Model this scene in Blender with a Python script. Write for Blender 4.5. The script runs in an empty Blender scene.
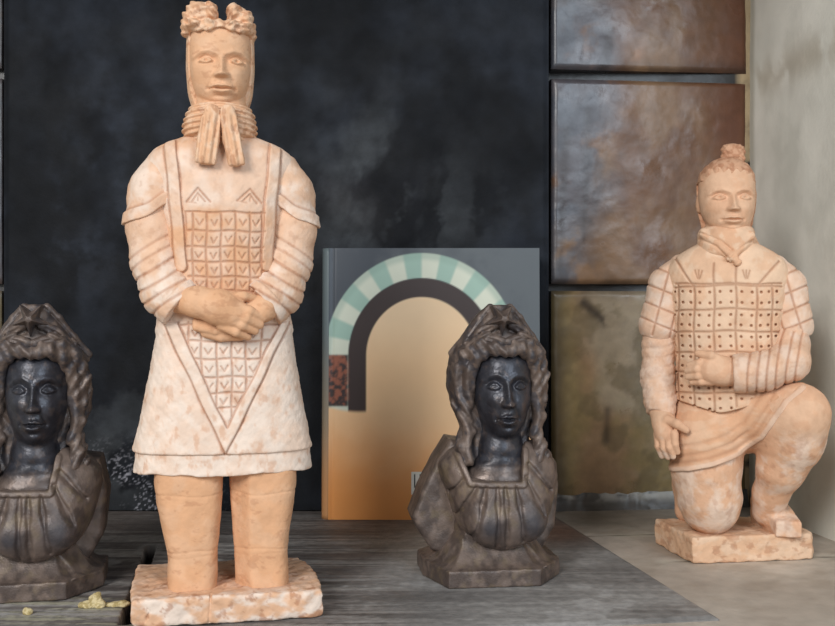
import bpy, math, random
import numpy as np
from math import sin, cos, pi

# ------------------------------------------------------------------ camera facts
FPX, CX, CY, H = 1008.0, 417.5, 313.0, 0.228      # focal length in pixels, image centre, eye height above the hearth
C = bpy.context.scene.collection

def lin(r, g, b):
    f = lambda c: ((c/255+.055)/1.055)**2.4 if c/255 > .04045 else c/255/12.92
    return np.array([f(r), f(g), f(b)], np.float32)

# ------------------------------------------------------------------ noise
def _hash(i, j, k, seed):
    n = (i*374761393 + j*668265263 + k*2147483647 + seed*974634777) & 0xffffffff
    n = ((n ^ (n >> 13))*1274126177) & 0xffffffff
    n = n ^ (n >> 16)
    return (n & 0xffff).astype(np.float32)/65535.0

def vnoise(x, y, z=None, seed=0):
    x = np.asarray(x, np.float64); y = np.asarray(y, np.float64)
    z = np.zeros_like(x) if z is None else np.asarray(z, np.float64)
    xi, yi, zi = np.floor(x).astype(np.int64), np.floor(y).astype(np.int64), np.floor(z).astype(np.int64)
    fx, fy, fz = x-xi, y-yi, z-zi
    fx, fy, fz = fx*fx*(3-2*fx), fy*fy*(3-2*fy), fz*fz*(3-2*fz)
    r = 0
    for a in (0, 1):
        for b in (0, 1):
            for c in (0, 1):
                r = r + _hash(xi+a, yi+b, zi+c, seed)*(fx if a else 1-fx)*(fy if b else 1-fy)*(fz if c else 1-fz)
    return r.astype(np.float32)

def fbm(x, y, z=None, seed=0, oct=4):
    s, a, t = 0, 1.0, 0
    x = np.asarray(x, np.float64); y = np.asarray(y, np.float64); z = np.zeros_like(x) if z is None else np.asarray(z, np.float64)
    for o in range(oct):
        s = s + a*vnoise(x, y, z, seed+o*17)
        t += a; a *= .55
        x, y, z = 1.6*x-1.2*y+.35*z+3.1, 1.2*x+1.6*y-.4*z+1.7, 2.0*z+.3*x-.2*y+5.3
    return .5+(s/t-.5)*1.25

def sstep(a, b, x):
    t = np.clip((x-a)/(b-a), 0, 1); return t*t*(3-2*t)

def mixc(a, b, t):
    t = np.clip(t, 0, 1)[..., None]
    return a*(1-t)+b*t

# ------------------------------------------------------------------ distance-field sculpting
def smin(a, b, k):
    h = np.clip(.5+.5*(b-a)/k, 0, 1); return b+(a-b)*h-k*h*(1-h)
def smax(a, b, k): return -smin(-a, -b, k)

def ell(P, c, r, rot=0.0):
    x, w, v = P[0]-c[0], P[1]-c[1], P[2]-c[2]
    if rot:
        cs, sn = cos(rot), sin(rot); x, v = x*cs+v*sn, -x*sn+v*cs
    k0 = np.sqrt((x/r[0])**2+(w/r[1])**2+(v/r[2])**2)+1e-6
    k1 = np.sqrt((x/r[0]**2)**2+(w/r[1]**2)**2+(v/r[2]**2)**2)+1e-6
    return k0*(k0-1)/k1

def cone(P, a, b, ra, rb, sw=1.0):
    ax, aw, av = a; dx, dw, dv = b[0]-ax, (b[1]-aw)*sw, b[2]-av
    L = dx*dx+dw*dw+dv*dv+1e-9
    x, w, v = P[0]-ax, (P[1]-aw)*sw, P[2]-av
    t = np.clip((x*dx+w*dw+v*dv)/L, 0, 1)
    return np.sqrt((x-t*dx)**2+(w-t*dw)**2+(v-t*dv)**2)-(ra+(rb-ra)*t)

def chain(P, pts, k=3.0, sw=1.0):
    d = None
    for (a, ra), (b, rb) in zip(pts[:-1], pts[1:]):
        e = cone(P, a, b, ra, rb, sw); d = e if d is None else smin(d, e, k)
    return d

def loft(P, rows, n=2.0, cap=3.0, smooth=4.0):
    rows = sorted(rows); R = np.array([r[:5] for r in rows], float)
    vs = np.linspace(R[0, 0], R[-1, 0], 400); st = vs[1]-vs[0]
    m = max(1, int(smooth/st)); ker = np.hanning(2*m+3)[1:-1]; ker /= ker.sum()
    def tr(col):
        y = np.interp(vs, R[:, 0], R[:, col]); p = len(ker)//2
        return np.convolve(np.concatenate([np.full(p, y[0]), y, np.full(p, y[-1])]), ker, 'valid')
    cx, a, cw, b = (np.interp(P[2], vs, tr(i)).astype(np.float32) for i in (1, 2, 3, 4))
    q = (np.abs((P[0]-cx)/a)**n+np.abs((P[1]-cw)/b)**n)**(1/n)
    d = (q-1)*np.minimum(a, b)
    mid, hf = (R[0, 0]+R[-1, 0])/2, (R[-1, 0]-R[0, 0])/2
    return smax(d, np.abs(P[2]-mid)-hf, cap)

def rbox(P, c, h, r=2.0, rot=0.0):
    x, w, v = P[0]-c[0], P[1]-c[1], P[2]-c[2]
    if rot:
        cs, sn = cos(rot), sin(rot); x, v = x*cs+v*sn, -x*sn+v*cs
    q = [np.abs(x)-h[0]+r, np.abs(w)-h[1]+r, np.abs(v)-h[2]+r]
    o = np.sqrt(sum(np.maximum(e, 0)**2 for e in q))
    return o+np.minimum(np.maximum(np.maximum(q[0], q[1]), q[2]), 0)-r

def seg2(X, Y, a, b):
    dx, dy = b[0]-a[0], b[1]-a[1]; L = dx*dx+dy*dy+1e-9
    t = np.clip(((X-a[0])*dx+(Y-a[1])*dy)/L, 0, 1)
    return np.sqrt((X-a[0]-t*dx)**2+(Y-a[1]-t*dy)**2)
def poly2(X, Y, pts):
    d = None
    for a, b in zip(pts[:-1], pts[1:]):
        e = seg2(X, Y, a, b); d = e if d is None else np.minimum(d, e)
    return d
def inside2(X, Y, pts):
    """signed distance to a closed polygon"""
    d = poly2(X, Y, list(pts)+[pts[0]]); ins = np.zeros(X.shape, bool)
    for (x0, y0), (x1, y1) in zip(pts, list(pts[1:])+[pts[0]]):
        c = ((y0 > Y) != (y1 > Y)) & (X < (x1-x0)*(Y-y0)/((y1-y0) or 1e-9)+x0); ins ^= c
    return np.where(ins, -d, d)
def gr(l, wid): return np.exp(-(l/wid)**2)
def lump(P, s, seed=0):
    """hand-modelled unevenness, about -1..1"""
    x, w, v = P[0]/s, P[1]/s, P[2]/s
    return (np.sin(x*1.9+seed+1.3*np.sin(v*.8))*np.sin(v*1.6+.7*w+seed*2)+np.sin(w*1.7+x*.9+seed)*np.sin(v*2.3-x*.6)+
            .5*np.sin(x*3.7+v*2.9+seed)*np.sin(w*4.1-v*1.7))*.45

def surface(f, lo, hi, res=1.0):
    """surface nets over the zero set of f; returns vertices and quads"""
    lo = np.array(lo, float); n = np.ceil((np.array(hi)-lo)/res/8).astype(int)*8
    B = 8; nb = n//B
    g = np.stack(np.meshgrid(*[np.arange(m) for m in nb], indexing='ij'), -1).reshape(-1, 3)
    cen = (lo+(g*B+B/2-.5)*res).astype(np.float32)
    dc = f((cen[:, 0], cen[:, 1], cen[:, 2]))
    act = np.abs(dc) < B*res*1.45
    D = np.repeat(np.repeat(np.repeat(np.where(dc < 0, -9., 9.).astype(np.float32).reshape(nb), B, 0), B, 1), B, 2)
    off = np.stack(np.meshgrid(*[np.arange(B)]*3, indexing='ij'), -1).reshape(-1, 3)
    ga = g[act]
    for s in range(0, len(ga), 3000):
        idx = (ga[s:s+3000, None, :]*B+off[None]).reshape(-1, 3)
        p = (lo+idx*res).astype(np.float32)
        D[idx[:, 0], idx[:, 1], idx[:, 2]] = f((p[:, 0], p[:, 1], p[:, 2]))
    for a in range(3):                                    # closed at the limits of the volume
        sl = [slice(None)]*3; sl[a] = 0; D[tuple(sl)] = np.maximum(D[tuple(sl)], .5)
        sl[a] = -1; D[tuple(sl)] = np.maximum(D[tuple(sl)], .5)
    S = D < 0
    cnt = sum(S[i:S.shape[0]-1+i, j:S.shape[1]-1+j, k:S.shape[2]-1+k].astype(np.uint8) for i in (0, 1) for j in (0, 1) for k in (0, 1))
    cells = np.argwhere((cnt > 0) & (cnt < 8))
    vid = np.full(cnt.shape, -1, np.int64); vid[tuple(cells.T)] = np.arange(len(cells))
    cor = [(i, j, k) for i in (0, 1) for j in (0, 1) for k in (0, 1)]
    val = {c: D[cells[:, 0]+c[0], cells[:, 1]+c[1], cells[:, 2]+c[2]] for c in cor}
    acc = np.zeros((len(cells), 3)); m = np.zeros(len(cells))
    for c in cor:
        for a in range(3):
            if c[a]: continue
            e = list(c); e[a] = 1; e = tuple(e); v0, v1 = val[c], val[e]
            x = (v0 < 0) != (v1 < 0); t = np.where(x, v0/np.where(x, v0-v1, 1), 0)
            p = np.tile(np.array(c, float), (len(cells), 1)); p[:, a] = t
            acc += p*x[:, None]; m += x
    V = lo+(cells+acc/m[:, None])*res
    Q = []
    for a in range(3):
        b, c = (a+1) % 3, (a+2) % 3
        s0 = [slice(None)]*3; s1 = [slice(None)]*3; s0[a] = slice(0, -1); s1[a] = slice(1, None)
        A0, A1 = S[tuple(s0)], S[tuple(s1)]
        e = np.argwhere(A0 != A1); e = e[(e[:, b] > 0) & (e[:, c] > 0) & (e[:, b] < S.shape[b]-1) & (e[:, c] < S.shape[c]-1)]
        ub = np.zeros(3, int); ub[b] = 1; uc = np.zeros(3, int); uc[c] = 1
        q = np.stack([vid[tuple((e-o).T)] for o in (ub+uc, uc, np.zeros(3, int), ub)], 1)
        flip = ~A0[tuple(e.T)]; q[flip] = q[flip][:, ::-1]
        Q.append(q)
    Q = np.concatenate(Q); Q = Q[(Q >= 0).all(1)]
    return V, Q

def link_mesh(name, V, Q, mat, parent=None, col=None, smooth=True):
    me = bpy.data.meshes.new(name)
    V = np.asarray(V, np.float32); 
    if isinstance(Q, np.ndarray):
        me.vertices.add(len(V)); me.vertices.foreach_set('co', V.ravel())
        me.loops.add(Q.size); me.loops.foreach_set('vertex_index', Q.ravel().astype(np.int32))
        me.polygons.add(len(Q)); me.polygons.foreach_set('loop_start', np.arange(0, Q.size, Q.shape[1], dtype=np.int32))
        me.update(calc_edges=True); me.validate()
    else:
        me.from_pydata([tuple(map(float, v)) for v in V], [], Q); me.update()
    if smooth: me.polygons.foreach_set('use_smooth', np.ones(len(me.polygons), bool))
    if col is not None:
        at = me.color_attributes.new('Col', 'FLOAT_COLOR', 'POINT')
        at.data.foreach_set('color', np.concatenate([col, np.ones((len(col), 1))], 1).astype(np.float32).ravel())
    me.materials.append(mat)
    o = bpy.data.objects.new(name, me); C.objects.link(o)
    if parent: o.parent = parent
    return o

class Frame:
    """a statue's own frame: x and v run like the picture's pixels at its distance d0, w runs towards its front"""
    def __init__(s, c, d0, phi, z0=0.0):
        s.c, s.d0, s.phi, s.z0, s.u = c, d0, phi, z0, d0/FPX
        s.O = np.array([(c-CX)*s.u, d0]); s.F = np.array([sin(phi), -cos(phi)]); s.R = np.array([cos(phi), sin(phi)])
        s.vf = CY+(H-z0)/s.u
    def A(s, px, py, w):
        q = np.array([(px-CX)/FPX, 1.0]); t = (s.O@s.F+w*s.u)/(q@s.F); p = q*t-s.O
        return (s.c+(p@s.R)/s.u, w, CY+(py-CY)*t/s.d0)
    def A2(s, px, py, w):
        a = s.A(px, py, w); return (a[0], a[2])
    def part(s, name, f, lo, hi, mat, parent, colf=None, res=1.0):
        V, Q = surface(f, lo, hi, res)
        P = tuple(V[:, i].astype(np.float32) for i in range(3))
        col = None if colf is None else colf(P)
        W = np.stack([(V[:, 0]-s.c)*s.u, -V[:, 1]*s.u, (s.vf-V[:, 2])*s.u], 1)
        return link_mesh(name, W, Q, mat, parent, col)
    def root(s, name, label, cat, group=None):
        o = bpy.data.objects.new(name, None); C.objects.link(o); o.empty_display_size = .02
        o.location = (s.O[0], s.O[1], s.z0); o.rotation_euler = (0, 0, s.phi)
        tag(o, label, cat, group); return o

def tag(o, label=None, cat=None, group=None, kind=None):
    for k, v in (('label', label), ('category', cat), ('group', group), ('kind', kind)):
        if v: o[k] = v
    return o

# ------------------------------------------------------------------ materials
def material(name, rough=.8, bump=.3, bscale=600., var=.12, vscale=60., metallic=0., spec=.5, rough_var=0., fine=0.):
    m = bpy.data.materials.new(name); m.use_nodes = True; nt = m.node_tree; N = nt.nodes; L = nt.links
    b = N['Principled BSDF']
    at = N.new('ShaderNodeVertexColor'); at.layer_name = 'Col'
    tc = N.new('ShaderNodeTexCoord')
    n1 = N.new('ShaderNodeTexNoise'); n1.inputs['Scale'].default_value = vscale; n1.inputs['Detail'].default_value = 6
    L.new(tc.outputs['Object'], n1.inputs['Vector'])
    mr = N.new('ShaderNodeMapRange'); mr.inputs[1].default_value = .3; mr.inputs[2].default_value = .7
    mr.inputs[3].default_value = 1-var; mr.inputs[4].default_value = 1+var
    L.new(n1.outputs['Fac'], mr.inputs[0])
    mx = N.new('ShaderNodeVectorMath'); mx.operation = 'SCALE'
    L.new(at.outputs['Color'], mx.inputs[0]); L.new(mr.outputs[0], mx.inputs['Scale'])
    L.new(mx.outputs[0], b.inputs['Base Color'])
    n2 = N.new('ShaderNodeTexNoise'); n2.inputs['Scale'].default_value = bscale; n2.inputs['Detail'].default_value = 5
    L.new(tc.outputs['Object'], n2.inputs['Vector'])
    bp = N.new('ShaderNodeBump'); bp.inputs['Strength'].default_value = bump; bp.inputs['Distance'].default_value = .0012
    L.new(n2.outputs['Fac'], bp.inputs['Height']); L.new(bp.outputs[0], b.inputs['Normal'])
    b.inputs['Roughness'].default_value = rough; b.inputs['Metallic'].default_value = metallic
    b.inputs['Specular IOR Level'].default_value = spec
    if rough_var:
        m2 = N.new('ShaderNodeMapRange'); m2.inputs[1].default_value = .3; m2.inputs[2].default_value = .7
        m2.inputs[3].default_value = rough-rough_var; m2.inputs[4].default_value = rough+rough_var
        n3 = N.new('ShaderNodeTexNoise'); n3.inputs['Scale'].default_value = vscale*.4; n3.inputs['Detail'].default_value = 5
        L.new(tc.outputs['Object'], n3.inputs['Vector']); L.new(n3.outputs['Fac'], m2.inputs[0]); L.new(m2.outputs[0], b.inputs['Roughness'])
    return m

M_clay = material('terracotta', .9, .35, 420, .07, 90, spec=.25)
M_iron = material('cast_iron', .46, .3, 700, .2, 120, metallic=.2, spec=.5, rough_var=.08)
M_face = material('polished_iron', .34, .22, 600, .25, 150, metallic=.35, spec=.5, rough_var=.06)
M_soot = material('sooty_iron_plate', .72, .35, 300, .3, 50, spec=.18, rough_var=.08)
M_tile = material('glazed_tile', .36, .25, 130, .14, 70, spec=.5, rough_var=.1)
M_stone = material('limewashed_stone', .85, .3, 220, .05, 25, spec=.3)
M_slab = material('worn_slab', .6, .5, 260, .22, 110, spec=.4, rough_var=.1)
M_floor = material('stone_floor', .7, .4, 220, .1, 60, spec=.35)
M_crumb = material('plaster', .95, .5, 900, .1, 200, spec=.2)
M_cover = material('printed_cover', .38, .02, 300, .02, 40, spec=.45)
M_paper = material('paper_block', .9, .1, 900, .05, 300, spec=.2)

CLAY = lin(210, 162, 124); SLIP = lin(225, 206, 190); PALE = lin(220, 187, 158); RED = lin(160, 106, 76); PINK = lin(213, 172, 143)

# ------------------------------------------------------------------ a carved face
def carve_face(P, d, c, a, yaw=0., sy=1.0, k=1.0, nose=1.0, eye=1.0, mw=1.0):
    """features modelled in relief on the front of a head whose axis stands at c"""
    cs, sn = cos(yaw), sin(yaw); x0, w0 = P[0]-c[0], P[1]-c[1]
    X, W, Y = (x0*cs-w0*sn)/a, (x0*sn+w0*cs)/a, (P[2]-c[2])/(a*sy)
    E = lambda cx, cy, rx, ry: np.exp(-((X-cx)/rx)**2-((Y-cy)/ry)**2)
    h = np.zeros(X.shape, np.float32)
    for s in (-1, 1):
        L = lambda *p: poly2(X, Y, [(s*q[0], q[1]) for q in p])
        LE = lambda *p: poly2(X, Y, [(s*(.45+(q[0]-.45)*eye), q[1]*eye) for q in p])
        h -= .13*E(s*.44, -.02, .27, .17)+.07*E(s*.19, -.0, .10, .13)
        h += .115*np.exp(-(((X-s*.45)/(.21*eye))**2+((Y-.02)/(.10*eye))**2)**2)
        h -= (.07 if k > .8 else .0)*E(s*.45, .015, .055*eye, .06*eye)
        up = LE((.23, .04), (.34, -.065), (.47, -.085), (.6, -.03), (.69, .05))
        h += .06*gr(up, .038)
        h -= .035*gr(LE((.23, -.05), (.34, -.15), (.47, -.165), (.6, -.11), (.7, -.02)), .035)
        h += .035*gr(LE((.26, .06), (.4, .115), (.55, .105), (.66, .06)), .032)
        h += .055*gr(L((.12, -.17), (.34, -.27), (.6, -.25), (.8, -.12)), .07)
        h += .06*E(s*.5, .38, .25, .22)
        h += .12*np.exp(-(((X-s*.155)/.09)**2+((Y-.47)/.075)**2)**1.5)
        h -= .03*gr(L((.24, .5), (.4, .86)), .05)
        h -= .04*E(s*.38, .85, .06, .06)
    t = np.clip((Y+.15)/.62, 0, 1)
    h += nose*(.05+.23*t)*np.exp(-(X/(.085+.045*t))**2)*sstep(-.25, -.05, Y)*sstep(.57, .50, Y)+.06*E(0, .44, .11, .09)
    h += .06*E(0, .82, .34, .28)
    h += .075*gr(poly2(X, Y, [(-.33*mw, .84), (-.12*mw, .765), (0, .785), (.12*mw, .765), (.33*mw, .84)]), .055)
    h += .085*gr(poly2(X, Y, [(-.22*mw, .925), (0, .955), (.22*mw, .925)]), .062)
    h -= .11*gr(poly2(X, Y, [(-.37*mw, .855), (-.15*mw, .845), (0, .862), (.15*mw, .845), (.37*mw, .855)]), .028)
    h -= .05*E(0, 1.07, .2, .05)
    h += .07*E(0, 1.22, .24, .14)
    h -= .02*gr(X, .035)*sstep(.57, .62, Y)*sstep(.76, .72, Y)
    return d-a*k*h*sstep(.15, .5, W)

# ================================================================== STANDING WARRIOR
def standing_warrior():
    T = Frame(222, .79, .1915); A, A2 = T.A, T.A2
    root = T.root('warrior_statue', 'tall pale terracotta statue of a standing warrior with hands clasped over a gridded tunic', 'statue')
    top = T.vf-26
    # --- plinth
    def f(P):
        d = rbox(P, (227, -4, T.vf-13), (93, 72, 13), 4)
        d = smax(d, inside2(P[0], P[1], [(140, 66), (300, 66), (317, 60), (316, -30), (304, -74), (130, -74), (134, 0)]), 4)
        d = d+1.2*lump(P, 11, 2)+.7*lump(P, 4.3, 5)
        crack = gr(seg2(P[0], P[2], A2(211, 594, 66), A2(209, 622, 66)), 1.)+gr(poly2(P[0], P[2], [A2(137, 600, 66), A2(150, 612, 66), A2(145, 622, 66)]), .9)
        d = d+1.6*np.clip(crack, 0, 1)*(P[1] > 55)
        return np.maximum(d, P[2]-T.vf)
    def col(P):
        n = fbm(P[0]/16, P[2]/9, P[1]/16, 3)
        t = .15+sstep(.35, .7, n)*sstep(46, 66, P[1])*.7+.3*sstep(.3, .7, n)
        c = mixc(CLAY, SLIP, t)
        return mixc(c, RED, .55*sstep(.6, .72, fbm(P[0]/7, P[2]/7, P[1]/7, 9)))
    T.part('plinth', f, (120, -84, T.vf-34), (326, 78, T.vf+3), M_clay, root, col, 1.1)

    # --- body: legs, trunk, neck, head and hands in one
    def leg(P, rows):
        d = loft(P, rows, 3.4, 2, 5)
        return d
    def body(P):
        d = loft(P, [(460, 190, 33, 6, 34), (478, 190, 33, 6, 34), (500, 191, 31, 8, 33), (530, 193, 26.5, 10, 31), (550, 194, 23.5, 11, 30), (560, 194, 24, 12, 30), (top+6, 193.5, 23.5, 13, 31)], 3.6, 2, 5)
        e = loft(P, [(460, 262, 33, 6, 34), (478, 262, 33, 6, 34), (500, 261.5, 31, 8, 33), (530, 260, 27.5, 10, 31), (550, 260, 26, 11, 30), (560, 260.5, 26, 12, 30), (top+6, 261, 26, 13, 31)], 3.6, 2, 5)
        # facet on the inner edge of the right leg
        e = smax(e, ((-(P[0]-248))*.8+(P[1]-28)*.6)-7, 2)
        d = np.minimum(d, e)
        band = sum(gr(P[2]-v-1.2*np.sin(P[0]*.11+v), 1.1)*a for v, a in ((488.5, .7), (542, .6), (547, .35)))
        d = d+band*sstep(-30, 0, P[1])*.8
        trunk = loft(P, [(120, 222, 27, 0, 22), (150, 222, 40, 0, 24), (300, 223, 42, 0, 26), (470, 224, 60, 0, 30)], 2, 3, 20)
        d = smin(d, trunk, 6)
        d = np.minimum(d, cone(P, (221, 0, 90), (222, 0, 150), 25, 30))
        return d+.35*lump(P, 7, 1)
    def head(P):
        d = loft(P, [(27, 220.5, 22, -2, 23), (34, 220.5, 29, 0, 30), (50, 220.5, 30.5, 1, 33), (75, 220.5, 30, 2, 33.5), (92, 220.5, 27, 2, 32.5), (102, 220.5, 22.5, 1, 30), (109, 220.5, 16, 0, 25), (113, 220.5, 9, -2, 16)], 2.35, 4, 7)
        return carve_face(P, d, (221.5, 0, A(221, 60, 32)[2]), 33, 0, .98, .9, 1, .78, .92)
    Fw = 56
    def hands(P):
        # near hand: back of hand and wrist
        d = chain(P, [(A(180, 301, 44), 12), (A(198, 302, 55), 14), (A(219, 307, 60), 15.5), (A(232, 313, 59), 14)], 6, 1.15)
        d = smin(d, ell(P, A(222, 309, 58), (22, 11, 16), .35), 5)
        F = [((222, 297), (244, 296.5), (257, 299), 4.6, 57), ((232, 304), (249, 311), (263, 318), 5.0, 61), ((230, 311), (246, 318.5), (260, 325), 5.0, 62),
             ((227, 318), (242, 325), (255, 331), 4.8, 61), ((222, 325), (236, 332), (248, 337), 4.4, 59)]
        for a, b, c, r, w in F:
            e = chain(P, [(A(*a, w), r+1), (A(*b, w+2.5), r), (A(*c, w-5), r*.78)], 1.5)
            d = smin(d, e, 1.6)
        # far hand underneath, its fingers showing at the lower left
        e = chain(P, [(A(273, 306, 42), 10), (A(264, 308, 49), 12.5), (A(245, 315, 48), 14)], 5)
        for a, b, c, r, w in [((236, 322), (215, 322), (197, 322), 5.2, 48), ((238, 329), (216, 330), (197, 327), 5.2, 49), ((240, 335), (221, 336.5), (205, 333), 5.0, 47), ((235, 316), (214, 315), (199, 317), 4.8, 46)]:
            e = smin(e, chain(P, [(A(*a, w), r+.5), (A(*b, w+1.5), r), (A(*c, w-1), r*.85)], 1.5), 1.8)
        return np.minimum(d, e)
    def f(P):
        d = np.full(P[0].shape, 99., np.float32)
        v = P[2]
        for fn, lo, hi in ((body, 60, 700), (head, 0, 150), (hands, 250, 370)):
            m = (v > lo) & (v < hi)
            if m.any():
                q = tuple(a[m] for a in P); d[m] = np.minimum(d[m], fn(q))
        return np.maximum(d, v-top-4)
    def col(P):
        n = fbm(P[0]/14, P[2]/14, P[1]/14, 4)
        t = .22*sstep(.4, .7, n)+.18*sstep(120, 60, P[2])
        c = mixc(CLAY, PALE, t)
        return mixc(c, RED, .3*sstep(.62, .75, fbm(P[0]/9, P[2]/5, P[1]/9, 12)))
    T.part('body', f, (150, -44, 8), (300, 86, T.vf-18), M_clay, root, col, .85)

    # --- hair and hood
    def fh(P):
        d = loft(P, [(25, 220.5, 24, -6, 22), (30, 220.5, 31, -6, 28), (40, 220.5, 33.5, -6, 32), (70, 220.5, 34, -6, 32), (95, 220.5, 32, -6, 30), (112, 220.5, 27, -6, 26)], 2.4, 4, 8)
        d = np.maximum(d, P[1]-(10+.0*P[2]))
        fr = loft(P, [(27, 220.5, 27, 0, 28), (32, 220.5, 32, 1, 32), (40, 220.5, 33, 2, 34.5)], 2.4, 3, 4)
        fr = fr+.9*np.sin(P[0]*.62+np.sin(P[2]*.5))*sstep(0, 10, P[1])
        d = smin(d, smax(fr, P[2]-(39.5-3.5*np.cos((P[0]-221)*.19)), 2), 2)
        return d
    def fk(P):
        L = [((204, 2, 22), (16, 22, 16)), ((193, 4, 24), (10, 18, 12)), ((199, 10, 15), (11, 15, 9)), ((211, 12, 18), (9, 15, 11)), ((188, 6, 32), (6, 13, 8)), ((196, 16, 32), (8, 18, 6)), ((210, 18, 32), (9, 18, 6)),
             ((238, 2, 23), (13.5, 21, 15)), ((233, 12, 16), (8, 15, 9)), ((245, 8, 23), (8, 17, 11)), ((250, 4, 32), (6, 13, 9)), ((232, 18, 32), (8, 18, 6)), ((244, 14, 33), (8, 18, 6))]
        d = None
        for c, r in L:
            e = ell(P, c, r); d = e if d is None else smin(d, e, 1.6)
        strands = np.sin(P[2]*.75+1.8*np.sin(P[0]*.22)+.25*np.abs(P[0]-222))*np.sin(P[0]*.30+P[2]*.16)
        d = d+8*gr(P[0]-222.5-.08*(P[2]-20), 3.0)*sstep(34, 22, P[2])
        return d+1.4*strands+.5*lump(P, 5, 3)
    def fhair(P): return smin(fh(P), fk(P), 2.0)
    def colh(P):
        n = fbm(P[0]/7, P[2]/7, P[1]/7, 6)
        c = mixc(CLAY, PALE, .3+.6*sstep(.4, .65, n))
        return mixc(c, RED, .5*sstep(.58, .7, fbm(P[0]/4, P[2]/4, P[1]/4, 16)))
    T.part('hair', fhair, (178, -44, -4), (262, 42, 118), M_clay, root, colh, .85)

    # --- scarf: wound collar with two tails
    def fs(P):
        d = loft(P, [(107, 220.5, 27, 1, 27), (114, 220.5, 32.5, 2, 31), (128, 220, 36, 3, 34), (137, 220, 36, 3, 34), (143, 220, 31, 2, 29)], 2.3, 3, 4)
        r = (np.cos((P[2]-108-.09*(P[0]-220)*np.sign(P[0]-220))/5.6*2*pi))
        d = d-1.3*r*sstep(-20, 0, P[1])
        return d+.3*lump(P, 4, 7)
    tails = (([(A(212, 112, 40), 7.5), (A(208, 140, 42), 10), (A(206, 158, 45), 10.5)], 1), ([(A(228, 112, 40), 7.5), (A(231, 140, 43), 8.5), (A(236, 160, 47), 8.5)], -1))
    def ftail(pts, k):
        def f(P):
            e = chain(P, pts, 5, 1.9)
            a, b = pts[0][0], pts[2][0]
            t = (P[2]-a[2])/(b[2]-a[2]); off = P[0]-(a[0]+(b[0]-a[0])*t)
            e = e+1.6*sstep(1.28, 1.05, t)*np.cos(off/(5.2 if k > 0 else 5.8)*2*pi/1.15+(0 if k > 0 else pi))*sstep(0, .15, t)
            end = P[2]-(pts[2][0][2]+6+.12*off*k)
            return smax(e, end, 2.5)+.3*lump(P, 4, 7)
        return f
    def cols(P):
        n = fbm(P[0]/6, P[2]/9, P[1]/8, 8)
        return mixc(mixc(CLAY, PALE, .25+.6*sstep(.4, .68, n)), RED, .45*sstep(.56, .7, fbm(P[0]/4, P[2]/8, P[1]/5, 18)))
    sca = T.part('scarf', fs, (178, -38, 102), (264, 62, 178), M_clay, root, cols, .85)
    for pts, k in tails: T.part('scarf_tail', ftail(pts, k), (184, 20, 98), (262, 64, 182), M_clay, sca, cols, .8)

    # --- tunic: chest, gridded apron and flaring skirt
    FW = 44
    strapL = [A2(169.5, 140, 28), A2(175, 200, 42), A2(180.5, 266, 44)]; strapR = [A2(277, 140, 28), A2(271.5, 200, 42), A2(267.5, 266, 44)]
    vL = [A2(172, 322, FW), A2(226, 442, FW)]; vR = [A2(284, 322, FW), A2(226, 442, FW)]
    xs1 = [185, 192.5, 206.5, 221, 235.5, 250, 262]; ys1 = [212, 231, 247, 262, 277, 291, 306]
    xs2 = [188, 201.5, 217, 232, 246, 261.5]; ys2 = [325, 341, 359, 377, 393, 408]
    tri = [A2(177, 322, FW), A2(227, 428, FW), A2(281, 322, FW)]
    vout = [A2(161.5, 322, FW), A2(226, 455, FW), A2(291, 322, FW)]
    chest = [A2(184, 211, FW), A2(188, 300, FW), A2(264, 300, FW), A2(266, 211, FW)]
    def pattern(P):
        """incised lines on the front, 0..1"""
        X, V = P[0], P[2]; g = np.zeros(X.shape, np.float32)
        m = (P[1] > 12)
        if not m.any(): return g
        X, V = X[m], V[m]; X = X+.7*np.sin(V*.13)*.8; V = V+.6*np.sin(X*.17)
        q = np.zeros(X.shape, np.float32)
        in1 = sstep(.8, -.5, inside2(X, V, chest)); in2 = sstep(.5, -.3, inside2(X, V, tri))
        for x in xs1: a = A2(x, 250, FW)[0]; q = np.maximum(q, gr(X-a, 1.05)*in1)
        for y in ys1: a = A2(222, y, FW)[1]; q = np.maximum(q, gr(V-a, 1.05)*in1)
        for x in xs2: a = A2(x, 380, FW)[0]; q = np.maximum(q, gr(X-a, 1.05)*in2)
        for y in ys2: a = A2(222, y, FW)[1]; q = np.maximum(q, gr(V-a, 1.05)*in2)
        tick = np.zeros(X.shape, np.float32)
        for xs, ys, ins in ((xs1[1:], ys1, in1), (xs2, ys2, in2)):
            for x0, x1 in zip(xs[:-1], xs[1:]):
                for y0, y1 in zip(ys[:-1], ys[1:]):
                    c = A2((x0+x1)/2, (y0+y1)/2+1, FW); e = ((x0*7+y0*3) % 3-1)*.7
                    near = (np.abs(X-c[0]) < 6) & (np.abs(V-c[1]) < 6)
                    if near.any():
                        l = poly2(X[near], V[near], [(c[0]-3.4+e, c[1]-2.6), (c[0]-.3+e*.5, c[1]+2.6), (c[0]+3.2, c[1]-2.8)])
                        tick[near] = np.maximum(tick[near], gr(l, .8)*.9*ins[near])
        q = np.maximum(q, tick)
        for ap, l1, l2 in (((198, 188), (187, 202), (211, 201)), ((250.5, 188), (238, 201), (263, 203))):
            a, b, c = A2(*ap, FW), A2(*l1, FW), A2(*l2, FW)
            q = np.maximum(q, gr(poly2(X, V, [b, a, c]), .95))
            q = np.maximum(q, gr(poly2(X, V, [(b[0]+5, b[1]), (a[0], a[1]+5), (c[0]-5, c[1])]), .9)*.9)
            q = np.maximum(q, gr(seg2(X, V, (a[0]+.5, a[1]+5), (a[0]+.5, a[1]+12)), .8)*.7)
            q = np.maximum(q, gr(seg2(X, V, b, (b[0]+9, b[1]+1)), .7)*.6)
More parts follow.
